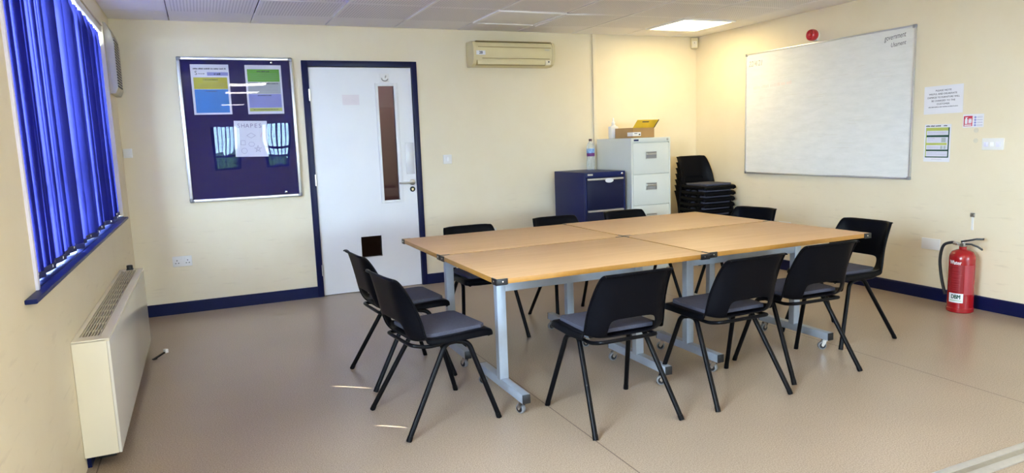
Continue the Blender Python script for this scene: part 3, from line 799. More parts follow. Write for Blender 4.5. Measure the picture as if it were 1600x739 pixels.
# notice board
NX0, NX1, NZ0, NZ1 = -5.189, -4.294, 0.9194, 2.099
ncx, ncz = (NX0 + NX1) / 2, (NZ0 + NZ1) / 2; nw, nh = (NX1 - NX0) / 2, (NZ1 - NZ0) / 2
nb = thing('noticeboard', 'glazed navy felt noticeboard in a silver frame left of the door', 'noticeboard', (ncx, 0, ncz))
b = MB(Tb); b.box(-nw + .01, nw - .01, -nh + .01, nh - .01, 0.0, 0.012); b.build('felt_panel', M['felt'], nb)
b = MB(Tb); f = 0.024
for a in ((-nw + .03, nw - .03, nh - f, nh), (-nw + .03, nw - .03, -nh, -nh + f), (-nw, -nw + f, -nh + .03, nh - .03), (nw - f, nw, -nh + .03, nh - .03)):
    b.box(a[0], a[1], a[2], a[3], 0, 0.034, .006)
b.build('frame', M['alu'], nb)
for sx_ in (-1, 1):
    for sz_ in (-1, 1):
        b = MB(Tb)
        xa, xb = sorted((sx_ * (nw + .001), sx_ * (nw - .036))); za, zb2 = sorted((sz_ * (nh + .001), sz_ * (nh - f)))
        b.box(xa, xb, za, zb2, 0, 0.0355, .010, 3)
        xa, xb = sorted((sx_ * (nw + .001), sx_ * (nw - f))); za, zb2 = sorted((sz_ * (nh + .001), sz_ * (nh - .036)))
        b.box(xa, xb, za, zb2, 0, 0.0355, .010, 3)
        b.build('frame_corner', mat('grey_corner_cap', (0.28, 0.28, 0.30), 0.4, var=0.05) if (sx_, sz_) == (-1, -1) else bpy.data.materials['grey_corner_cap'], nb)
b = MB(Tb); b.box(-nw + .02, nw - .02, -nh + .02, nh - .02, 0.022, 0.025); b.build('pane', M['board_glass'], nb)
for (x, z) in ((nw - 0.17, nh - .04), (nw - .13, -nh + .045)):
    b = MB(Tb); b.lathe([(0.009, 0), (0.009, .006), (0.004, .008), (0, .008)], (x, z, 0.025)); b.build('lock', M['chrome'], nb)

def sheet(name, label, cat, T0, loc, w, h, group=None, rz=0.0):
    """a printed sheet: thing with a paper part; returns (thing, frame)"""
    t = thing(name, label, cat, loc, 0, group)
    Tq = T0 @ Matrix.Rotation(rz, 4, 'Z')
    b = MB(Tq); b.box(-w / 2, w / 2, -h / 2, h / 2, 0, 0.0008); b.build('paper', M['white_paper'], t)
    return t, Tq
def block(t, Tq, name, m, rects, z=0.0008):
    b = MB(Tq)
    for (x0, x1, y0, y1) in rects: b.box(x0, x1, y0, y1, z, z + 0.0004)
    return b.build(name, m, t, smooth=False)
def blurred(t, Tq, rows, m=None, z=0.0012, name='small_print'):
    """small print too soft to read: runs of little letter-high strokes. rows: (x centre, y, height, width)"""
    b = MB(Tq); rq = random.Random(11)
    for (xc, y, h_, w_) in rows:
        x = xc - w_ / 2
        while x < xc + w_ / 2:
            for _ in range(rq.randint(2, 8)):
                ww_ = h_ * rq.uniform(0.30, 0.62)
                if x + ww_ > xc + w_ / 2: break
                b.box(x, x + ww_, y - h_ / 2, y + h_ / 2 * rq.choice((0.55, 0.6, 1.0)), z, z + .0003)
                x += ww_ + h_ * 0.16
            x += h_ * 0.45
    return b.build(name, m or M['ink'], t, smooth=False)
def lines(t, Tq, rows, m=None, z=0.0012, name='lettering'):
    b = MB(Tq)
    for (txt, x, y, s, w_, al) in rows: b.text(txt, x, y, z, s, depth=0.0006, align=al, width=w_, bold=0.0)
    return b.build(name, m or M['ink'], t, smooth=False)
t, q = sheet('poster', 'yellow and blue poster pinned top left in the noticeboard', 'poster', on_back(0, 0, 0), (-4.948, -0.0125, 1.838), 0.29, 0.405)
block(t, q, 'yellow_panel', M['olive'], [(-.128, .128, 0.005, .098)]); block(t, q, 'blue_panel', M['blue_print'], [(-.128, .128, -.188, .002)]); block(t, q, 'lilac_panel', M['lilac_print'], [(-.022, .138, .112, .140)])
lines(t, q, [('S', -.105, .132, .045, None, 'CENTER')])
blurred(t, q, [(0, .168, .011, .25), (-.062, .128, .008, .05), (.055, .126, .014, .05), (0, .080, .010, .115), (0, -.014, .007, .085)])
block(t, q, 'text_line', bpy.data.materials.get('felt_pen_line'), [(-.06, .06, .062, .0635)] + [(-.1, .1, y, y + .0012) for y in (.046, .034, .022)], z=0.0013)
t, q = sheet('poster', 'green and lilac poster pinned top right in the noticeboard', 'poster', on_back(0, 0, 0), (-4.533, -0.0125, 1.836), 0.29, 0.405)
block(t, q, 'green_panel', M['green_print'], [(-.128, .128, .065, .168)]); block(t, q, 'grey_panel', M['grey_print'], [(-.13, .13, -.035, .062)]); block(t, q, 'lilac_panel', M['lilac_print'], [(-.13, .13, -.150, -.037)]); block(t, q, 'yellow_panel', M['lime_print'], [(-.13, .13, -.180, -.152)])
blurred(t, q, [(0, .150, .010, .105), (.065, .050, .010, .10), (0, -.048, .009, .115), (0, -.166, .006, .2)])
block(t, q, 'text_line', M['pencil'], [(-.11, .11, y, y + .0012) for y in (.13, .115, .10, .085, .03, .015, -.005, -.07, -.085, -.1, -.12)], z=0.0013)
t, q = sheet('drawing', 'hand drawn shapes sheet on pale paper in the middle of the noticeboard', 'drawing', on_back(0, 0, 0), (-4.672, -0.0125, 1.428), 0.262, 0.30, rz=R(-1.5))
b = MB(q)
for k_, ch in enumerate('SHAPES'): b.text(ch, -.095 + .034 * k_, .108, .0012, .048, depth=.0006, align='CENTER')
b.build('lettering', M['pencil'], t, smooth=False)
def outline(pts, r=0.0012): return lambda B_: [B_.tube([(*p, 0.0012), (*q2, 0.0012)], r, n=5) for p, q2 in zip(pts, pts[1:] + pts[:1])]
b = MB(q)
outline([(0, .05), (.035, .028), (0, .006), (-.035, .028)])(b)
outline([(.05 + .03 * math.cos(R(90 + 144 * i)), -.085 + .03 * math.sin(R(90 + 144 * i))) for i in range(5)])(b)
outline([(-.085, -.05), (-.05, -.05), (-.05, -.015), (-.085, -.015)])(b)
outline([(.0 + .025 * math.cos(R(60 * i)), -.045 + .02 * math.sin(R(60 * i))) for i in range(6)])(b)
outline([(-.06 + .022 * math.cos(R(20 * i)), -.1 + .022 * math.sin(R(20 * i))) for i in range(18)])(b)
b.build('drawn_shape', M['pencil'], t, smooth=False)
b = MB(q); outline([(.075, .02), (.105, .022), (.09, .052)])(b); b.build('drawn_triangle', M['pink_pen'], t, smooth=False)

# ------------------------------------------------------------------ right wall fittings
Tr = on_right(0, 0)
WBY0, WBY1, WBZ0, WBZ1 = -0.791, -2.611, 0.919, 2.101
wc = (WBY0 + WBY1) / 2; wz = (WBZ0 + WBZ1) / 2; ww, wh = (WBY0 - WBY1) / 2, (WBZ1 - WBZ0) / 2
wb = thing('whiteboard', 'large smudged whiteboard with thin silver frame on the right wall', 'whiteboard', (0, wc, wz))
b = MB(Tr); b.box(-ww + .005, ww - .005, -wh + .005, wh - .005, 0.002, 0.016); b.build('writing_surface', M['whiteboard'], wb)
b = MB(Tr); f = 0.012
for a in ((-ww, ww, wh - f, wh), (-ww, ww, -wh, -wh + f + .004), (-ww, -ww + f, -wh, wh), (ww - f, ww, -wh, wh)): b.box(a[0], a[1], a[2], a[3], 0, 0.022, .003)
b.build('frame', M['alu'], wb)
for sx_ in (-1, 1):
    for sz_ in (-1, 1):
        b = MB(Tr); xa, xb = sorted((sx_ * (ww + .002), sx_ * (ww - .024))); za, zb2 = sorted((sz_ * (wh + .002), sz_ * (wh - .024)))
        b.box(xa, xb, za, zb2, 0, 0.0235, .005); b.build('frame_corner', bpy.data.materials['grey_corner_cap'], wb)
b = MB(Tr)
b.text('22/4/21', -ww + 0.135, wh - 0.105, 0.016, 0.075, depth=.0006, shear=0.2, width=0.18)
b.build('date_writing', mat('faded_marker', (0.33, 0.33, 0.30), 0.6, var=0.2, scale=60), wb, smooth=False)
b = MB(Tr)
b.text('government', ww - 0.175, wh - 0.065, 0.016, 0.060, depth=.0006, shear=0.25, width=0.19, rot=R(4), bold=0.0)
b.build('marker_writing', M['ink'], wb, smooth=False)
b = MB(Tr)
b.text('Usament', ww - 0.145, wh - 0.125, 0.016, 0.048, depth=.0006, shear=0.3, width=0.13, rot=R(4), bold=0.0)
b.build('marker_writing', M['ink'], wb, smooth=False)
b = MB(Tr)
rq = random.Random(3)
for q_ in range(26):
    x = rq.uniform(-ww + .1, ww - .3); y = rq.uniform(-wh + .12, wh - .25); L_ = rq.uniform(.05, .22)
    b.box(x, x + L_, y, y + 0.0015, 0.0158, 0.0162)
b.build('wiped_mark', mat('wiped_marker_ghost', (0.62, 0.60, 0.52), 0.5, var=0.05), wb, smooth=False)
blurred(wb, Tr @ Matrix.Translation((-ww + .36, wh - .33, 0)) @ Matrix.Rotation(R(2), 4, 'Z'), [(0, 0, .03, .5)], mat('faded_pink_marker', (0.78, 0.69, 0.66), 0.5, var=0.05), z=.0158, name='faded_writing')

al = thing('fire_alarm_sounder', 'round red fire alarm sounder above the whiteboard', 'fire alarm', (0, -1.652, 2.162))
b = MB(Tr); b.lathe([(0.038, 0), (0.038, 0.022), (0.034, 0.026), (0, 0.026)]); b.box(-0.022, 0.022, -0.05, -0.03, 0, 0.02, .004); b.build('base', M['white_plastic'], al)
b = MB(Tr); b.lathe([(0.044, 0.024), (0.049, 0.034), (0.050, 0.062), (0.046, 0.078), (0.036, 0.086), (0.030, 0.080), (0.014, 0.074), (0.011, 0.082), (0, 0.083)], n=36); b.build('horn', M['red_plastic'], al)

t, q = sheet('notice', 'white paper notice about damage to furniture beside the whiteboard', 'notice', Tr, (-0.001, -2.844, 1.522), 0.30, 0.207, rz=R(0.6))
lines(t, q, [('PLEASE NOTE', 0.0, .068, .018, .12, 'CENTER'), ('WILFUL AND DELIBERATE', -.004, .043, .018, .215, 'CENTER'), ('DAMAGE TO FURNITURE WILL', 0.0, .018, .018, .245, 'CENTER'),
             ('BE CHARGED TO THE', 0.0, -.007, .018, .18, 'CENTER'), ('CUSTOMER', 0.0, -.031, .018, .098, 'CENTER')])
blurred(t, q, [(0, -.052, .006, .225)])
t, q = sheet('notice', 'green and yellow bordered notice below the white paper notice', 'notice', Tr, (-0.001, -2.812, 1.201), 0.206, 0.280, rz=R(-0.4))
block(t, q, 'lime_panel', M['lime_print'], [(-.092, .085, .092, .116), (-.092, -.085, -.1, .1), (-.085, .075, -.015, .002)])
block(t, q, 'dark_green_panel', M['dkgreen_print'], [(-.085, .092, .044, .060), (-.085, .092, -.060, -.048), (-.092, .092, -.108, -.100), (.083, .092, -.108, .116)], z=.0010)
block(t, q, 'pale_panel', M['pale_print'], [(-.083, .081, .062, .090), (-.083, .081, .004, .042), (-.083, .081, -.046, -.017), (-.083, .081, -.098, -.062)])
block(t, q, 'grey_panel', M['grey_print'], [(.032, .066, .006, .040), (.026, .044, -.044, -.02), (.052, .068, -.044, -.02)], z=.0013)
blurred(t, q, [(-.03, .128, .010, .125), (.060, .129, .009, .03)])
block(t, q, 'text_line', M['pencil'], [(-.078, .07, .082, .0832), (-.078, .06, .074, .0752), (-.078, -.02, .034, .0362), (-.078, -.03, .022, .0232), (-.078, .015, -.028, -.0266), (-.078, .015, -.038, -.0366), (-.078, .0, -.074, -.0728), (-.078, .07, -.085, -.0838), (-.04, .04, -.122, -.1205)], z=.0013)
t, q = sheet('fire_notice', 'small red and white fire extinguisher instruction sign', 'sign', Tr, (-0.001, -3.074, 1.357), 0.148, 0.094)
block(t, q, 'red_panel', M['red_print'], [(-.068, -.006, -.038, .035)])
b = MB(q); b.box(-.060, -.041, -.021, .014, .0012, .0016, 0); b.box(-.056, -.045, .014, .022, .0012, .0016); b.box(-.058, -.038, .022, .026, .0012, .0016); b.box(-.062, -.012, -.034, -.026, .0012, .0014)
for k_ in range(3): b.poly([(-.034 + .008 * k_, -.02, .0012), (-.029 + .008 * k_, -.02, .0012), (-.026 + .008 * k_, .0 + .01 * (k_ % 2), .0012), (-.030 + .008 * k_, .022, .0012), (-.035 + .008 * k_, .004, .0012)], (0, 0, .0004))
b.build('fire_symbol', M['white_paper'], t, smooth=False)
b = MB(q)
for k_ in range(4): b.lathe([(0.008, 0), (0.008, .0004), (0, .0004)], (.014, .024 - .0185 * k_, .0008), n=14)
b.build('icon', M['lilac_print'], t)
block(t, q, 'text_line', M['pencil'], [(.026, .066, y, y + .0016) for y in (.028, .021, .008, .002, -.011, -.017, -.030, -.036)])

t = thing('light_switch', 'double white switch plate on the right wall below the fire sign', 'switch', (0, -3.222, 1.190))
b = MB(Tr); b.box(-0.0735, 0.0735, -0.041, 0.041, 0, 0.011, .004); b.build('face_plate', M['white_plastic'], t)
for x, nm in ((-.044, 'switch_surround'), (.040, 'switch_surround')):
    b = MB(Tr); b.box(x - .016, x + .016, -.018, .014, .0105, .0125, .001); b.box(x - .009, x + .009, -.012, .009, .012, .016, .002); b.build(nm, M['pale_frame'], t)
b = MB(Tr); b.box(-.013, .009, -.018, .014, .0105, .019, .004); b.build('rocker', M['lamp_trim'], t)
socket_double('blank_plate', Tr, (0, -2.802, 0.432), 'blank white double plate low on the right wall left of the extinguisher', 'wall plate', holes=False)

t = thing('extinguisher_bracket', 'small empty metal bracket screwed to the wall above the extinguisher', 'bracket', (0, -3.108, 0.63))
b = MB(Tr); b.box(-.008, .008, -.06, .06, 0, .003, .001); b.build('strip', M['white_plastic'], t)
b = MB(Tr); b.box(-.016, .016, .035, .066, 0, .008, .003); b.lathe([(0.005, 0), (0.005, .004), (0, .004)], (-.008, .05, .008), n=10); b.lathe([(0.005, 0), (0.005, .004), (0, .004)], (.008, .05, .008), n=10); b.build('hook_plate', M['steel'], t)
for (y, z, nm) in ((-3.098, 1.288, 'faint round adhesive mark just below the fire sign'), (-3.098, 1.215, 'faint round adhesive mark left of the double switch')):
    b = MB(Tr); b.lathe([(0.017, 0), (0.017, .0012), (0.013, .0012), (0.013, .0004), (0, .0004)], n=20); o = b.build('adhesive_disc', mat('yellowed_adhesive', (0.70, 0.64, 0.50), 0.4, var=0.03), None)
    o.location = (0, y, z); tag(o, nm, 'adhesive mark', None)

# fire extinguisher
ex = thing('fire_extinguisher', 'red water fire extinguisher standing on the floor by the right wall', 'fire extinguisher', (-0.165, -3.155, 0))
b = MB(); b.lathe([(0.080, 0), (0.086, 0.006), (0.086, 0.03), (0.083, 0.034), (0.083, 0.385), (0.080, 0.41), (0.066, 0.435), (0.04, 0.448), (0.024, 0.452), (0.024, 0.472), (0, 0.472)], n=40); b.build('cylinder', M['red_enamel'], ex)
b = MB(); b.lathe([(0.019, 0.47), (0.021, 0.474), (0.021, 0.492), (0.013, 0.496), (0.013, 0.515), (0, 0.517)], n=18)
fd = Vector((0.30, -0.95, 0)).normalized()      # handle direction
b.tube([Vector((0, 0, 0.484)) - fd * 0.01, Vector((0, 0, 0.490)) - fd * 0.055], 0.011, n=12)
b.lathe([(0.014, 0), (0.014, 0.006), (0, 0.007)], tuple(Vector((-0.019, -0.006, 0.484))), '-x', n=14)
b.build('valve', M['steel'], ex)
def lever(p0, pts, w_, th, nm):
    b = MB(); side = Vector((-fd.y, fd.x, 0)) * w_
    P = [Vector((0, 0, z)) + fd * u for u, z in pts]
    P2 = [Vector((0, 0, z + th)) + fd * u for u, z in pts][::-1]
    b.poly([p - side / 2 for p in P + P2], side, bev=0.0015); return b.build(nm, M['black_plastic'], ex)
lever(None, [(-0.012, 0.500), (0.03, 0.510), (0.08, 0.524), (0.125, 0.527)], 0.026, 0.012, 'top_lever')
lever(None, [(-0.005, 0.484), (0.05, 0.486), (0.09, 0.472), (0.12, 0.452)], 0.024, 0.010, 'carry_handle')
sd = -fd
hp = [Vector((0, 0, 0.490)) + sd * 0.045, Vector((0, 0, 0.494)) + sd * 0.075, Vector((0, 0, 0.465)) + sd * 0.125, Vector((0, 0, 0.36)) + sd * 0.142, Vector((0, 0, 0.22)) + sd * 0.125, Vector((0, 0, 0.11)) + sd * 0.098]
# smooth the hose with a Catmull-Rom curve
def crom(P, n=8):
    out = []; Q = [P[0]] + P + [P[-1]]
    for i in range(1, len(Q) - 2):
        for k in range(n):
            t = k / n; a, b_, c, d = Q[i - 1], Q[i], Q[i + 1], Q[i + 2]
            out.append(0.5 * ((2 * b_) + (c - a) * t + (2 * a - 5 * b_ + 4 * c - d) * t * t + (3 * b_ - a - 3 * c + d) * t ** 3))
    return out + [P[-1]]
b = MB(); b.tube(crom(hp), 0.0105, n=12); b.build('hose', M['black_plastic'], ex)
b = MB(); b.tube([Vector((0, 0, 0.489)) + sd * 0.035, Vector((0, 0, 0.492)) + sd * 0.062], 0.0125, n=12); b.build('hose_ferrule', M['chrome'], ex)
def wrap(a0, a1, z0, z1, r, name, m_, parent):
    b = MB(); bb = bmesh.new(); n = max(2, int((a1 - a0) / 0.08)); rows = []
    for k in range(n + 1):
        a = a0 + (a1 - a0) * k / n
        rows.append([bb.verts.new((rr * math.cos(a), rr * math.sin(a), z)) for rr, z in ((r, z0), (r, z1), (r - .002, z1), (r - .002, z0))])
    for p, q_ in zip(rows, rows[1:]):
        for e in range(4): bb.faces.new((p[e], q_[e], q_[(e + 1) % 4], p[(e + 1) % 4]))
    bb.faces.new(rows[0]); bb.faces.new(rows[-1][::-1]); bmesh.ops.recalc_face_normals(bb, faces=bb.faces[:])
    b._add(bb); return b.build(name, m_, parent)
va = math.atan2(-6.338 + 3.155, -5.078 + 0.165)       # direction towards the viewer
lab = wrap(va - 1.05, va + 0.18, 0.150, 0.345, 0.0838, 'instruction_label', M['red_dark'], ex)
lab2 = wrap(va + 0.22, va + 1.05, 0.135, 0.345, 0.0838, 'side_label', M['red_pale'], ex)
stk = wrap(va - 0.95, va + 0.20, 0.075, 0.142, 0.0842, 'service_sticker', M['white_paper'], ex)
def curved_text(body, a_c, z, size, width, r, m_, parent, name='lettering', bold=0.0):
    """lettering bent round the cylinder; reading direction is anticlockwise seen from above"""
    b = MB()
    for k_ in (-1, 0, 1):
        b.text(body, k_ * bold, 0, 0.00005 * k_, size, depth=0.0008, width=width)
        b.text(body, 0, k_ * bold * .6, 0.00003 * k_, size, depth=0.0008, width=width)
    for v in b.bm.verts:
        a = a_c + v.co.x / r; rr = r + v.co.z; zz = z + v.co.y
        v.co = Vector((rr * math.cos(a), rr * math.sin(a), zz))
    return b.build(name, m_, parent, smooth=False)
curved_text('Water', va - 0.52, 0.362, 0.040, 0.082, 0.0838, M['white_paper'], ex, bold=.0009)
curved_text('DBM', va - 0.36, 0.116, 0.042, 0.058, 0.0845, M['dkgreen_print'], stk, bold=.0016)
wrap(va - 0.85, va + 0.1, 0.088, 0.0915, 0.0846, 'green_line', M['green_print'], stk)
for z in (0.335, 0.318, 0.308, 0.288, 0.272, 0.262, 0.240, 0.225, 0.205, 0.190, 0.175, 0.162):
    wrap(va - 0.72, va - 0.72 + rnd.uniform(.45, .8), z, z + 0.003, 0.0843, 'text_line', M['red_pale'], lab)

# ------------------------------------------------------------------ filing cabinets
def cabinet(name, label, x0, x1, yb, yf, z1, ndr, mbody, mfront, style):
    w, d = x1 - x0, yb - yf
    t = thing(name, label, 'filing cabinet', ((x0 + x1) / 2, (yb + yf) / 2, 0))
    b = MB(); hw, hd = w / 2, d / 2
    b.box(-hw, hw, -hd + 0.022, hd, 0.02, z1, .004); b.box(-hw + .02, hw - .02, -hd + .05, hd - .02, 0, 0.03)
    b.box(-hw, hw, -hd, -hd + 0.024, z1 - 0.045, z1, .004); b.box(-hw, -hw + .018, -hd, -hd + 0.024, 0.02, z1 - 0.04, .003); b.box(hw - .018, hw, -hd, -hd + 0.024, 0.02, z1 - 0.04, .003)
    b.build('carcass', mbody, t)
    zt, zb_ = z1 - 0.05, 0.06; dh = (zt - zb_) / ndr
    for q in range(ndr):
        za = zt - dh * (q + 1) + 0.004; zb2 = zt - dh * q
        b = MB(); b.box(-hw + .02, hw - .02, -hd - 0.001, -hd + 0.02, za, zb2 - .002, .003)
        dr_ = b.build('drawer', mfront, t)
        if style == 'cup':
            hz = (za + zb2) / 2 + 0.03; hx = 0.0
            b = MB()
            b.box(hx - .062, hx + .062, -hd - 0.006, -hd + .001, hz - .034, hz - .029, .001); b.box(hx - .062, hx + .062, -hd - 0.006, -hd + .001, hz + .029, hz + .034, .001)
            b.box(hx - .062, hx - .057, -hd - 0.006, -hd + .001, hz - .034, hz + .034, .001); b.box(hx + .057, hx + .062, -hd - 0.006, -hd + .001, hz - .034, hz + .034, .001)
            b.box(hx - .057, hx + .057, -hd - .014, -hd + .001, hz + .002, hz + .022, .004)
            b.build('handle', M['steel'], dr_)
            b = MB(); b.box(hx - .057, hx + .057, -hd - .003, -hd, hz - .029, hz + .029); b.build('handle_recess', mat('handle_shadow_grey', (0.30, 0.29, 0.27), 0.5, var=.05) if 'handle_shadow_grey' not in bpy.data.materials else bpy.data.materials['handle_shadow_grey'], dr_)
        else:
            b = MB(); b.poly([(-hw + .024, -hd, zb2 - .006), (-hw + .024, -hd - .014, zb2 - .010), (-hw + .024, -hd - .012, zb2 - .026), (-hw + .024, -hd, zb2 - .022)], (w - .048, 0, 0), bev=.001)
            b.build('handle', M['alu'], dr_)
    b = MB(); b.lathe([(0.011, 0), (0.011, .004), (0.008, .006), (0, .006)], (hw - 0.035, -hd, z1 - .022), '-y', n=16); b.build('lock', M['steel'] if style == 'cup' else M['chrome'], t)
    b = MB(); b.box(-hw + .03, -hw + .085, -hd - .0012, -hd + .001, z1 - .030, z1 - .014); b.build('badge', M['cab_navy'] if style == 'cup' else M['steel'], t)
    return t
wcab = cabinet('filing_cabinet', 'tall light grey filing cabinet with cup handles in the back corner', -1.312, -0.856, -0.045, -0.68, 1.316, 4, M['cab_white'], M['cab_white'], 'cup')
ncab = cabinet('filing_cabinet', 'low navy filing cabinet with full width drawer pulls beside the tall one', -1.815, -1.372, -0.045, -0.66, 1.010, 3, M['cab_navy'], M['cab_navy_front'], 'strip')
dw = [k for k in kids(ncab) if k.name.startswith('drawer')][0]
b = MB(Matrix.Translation((-0.02 + 0.055, -0.3075 - .0155, 1.010 - .082)) @ on_back(0, 0)); b.lathe([(0.034, 0), (0.034, .0015), (0, .0015)], n=24)
for v in b.bm.verts: v.co.z = 0.928 + (v.co.z - 0.928) * 0.62; v.co.x = .035 + (v.co.x - .035) * 1.35
o = b.build('drawer_sticker', M['white_paper'], dw); o['label'] = 'oval white sticker on the pull'

# water bottle on the navy cabinet
wbot = thing('water_bottle', 'clear plastic water bottle with blue label on the navy cabinet', 'bottle', (-1.452, -0.155, 1.010))
prof = [(0.030, 0), (0.039, 0.006), (0.041, 0.02), (0.0385, 0.032), (0.041, 0.045), (0.0385, 0.058), (0.041, 0.07), (0.0385, 0.083), (0.041, 0.095), (0.0385, 0.108), (0.041, 0.12), (0.0405, 0.135), (0.0405, 0.215), (0.041, 0.225), (0.036, 0.25), (0.022, 0.275), (0.0155, 0.285), (0.0155, 0.298), (0.0125, 0.300), (0, 0.300)]
b = MB(); b.lathe(prof, n=28); b.build('body', M['bottle'], wbot)
b = MB(); b.lathe([(0.0412, 0.170), (0.0416, 0.172), (0.0416, 0.214), (0.0412, 0.216)], n=28); b.build('label_band', M['label_blue'], wbot)
b = MB(); b.lathe([(0.0412, 0.138), (0.0416, 0.140), (0.0416, 0.168), (0.0412, 0.1695)], n=28); b.build('lower_label_band', M['label_purple'], wbot)
b = MB(); b.lathe([(0.0165, 0.290), (0.0170, 0.291), (0.0170, 0.310), (0.0155, 0.312), (0, 0.312)], n=20); b.build('cap', mat('brown_cap', (0.08, 0.04, 0.05), 0.4, var=.1), wbot)

sb = thing('spray_bottle', 'white squeeze bottle with pointed nozzle on the tall cabinet', 'bottle', (-1.205, -0.20, 1.316))
b = MB(); b.box(-.046, .046, -.028, .028, 0, .125, .012, 3); b.lathe([(0.030, .118), (0.022, .138), (0.016, .142), (0.016, .15), (0, .15)], n=20); b.build('body', M['white_plastic'], sb)
b = MB(); b.lathe([(0.018, .146), (0.018, .164), (0.013, .168), (0.0085, .18), (0.006, .208), (0, .210)], n=18); b.build('nozzle', M['lamp_trim'], sb)
b = MB(); b.box(-.036, .036, -.0292, -.0275, .02, .10, .0006); b.build('label_panel', M['white_paper'], sb)

bx = thing('cardboard_box', 'open brown cardboard box with a yellow lid flap on the tall cabinet', 'box', (-1.045, -0.345, 1.316), R(11))
bw, bd, bh = 0.150, 0.125, 0.100
b = MB(); th = .004
b.box(-bw, bw, -bd, bd, 0, th); b.box(-bw, bw, -bd, -bd + th, 0, bh); b.box(-bw, bw, bd - th, bd, 0, bh); b.box(-bw, -bw + th, -bd, bd, 0, bh); b.box(bw - th, bw, -bd, bd, 0, bh)
b.build('carton', M['card'], bx, smooth=False)
Tf = Matrix.Translation((0, -bd, bh)) @ Matrix.Rotation(R(138), 4, 'X')       # flap rising from the front edge, leaning out
Tf = Matrix.Translation((0, -bd, bh)) @ Matrix(((1, 0, 0, 0), (0, -0.66, 0.75, 0), (0, 0.75, 0.66, 0), (0, 0, 0, 1)))
b = MB(Tf); b.box(-bw, bw, 0.0, 0.100, -th, 0, .001); lid = b.build('lid_flap', M['yellow_card'], bx)
b = MB(Tf); b.box(-.07, .02, .070, .082, 0, .0008); b.box(-.07, .02, .070, .082, -th - .0008, -th); b.build('print_mark', M['ink'], lid)
b = MB(Tf); b.box(bw - .012, bw + .001, .0, .101, -th - .001, .001, .001); b.build('dark_edge', M['ink'], lid)
b = MB(); b.box(-bw - .0012, -bw + .11, -bd - .0012, -bd, .018, .056); b.box(-bw - .0012, -bw, -bd - .0012, -bd + .075, .018, .056); lb = b.build('address_label', M['white_paper'], bx)
b = MB(); b.box(-bw + .02, -bw + .06, -bd - .0018, -bd - .001, .040, .046); b.box(-bw + .08, -bw + .10, -bd - .0018, -bd - .001, .026, .040); b.build('print_mark', M['ink'], lb)

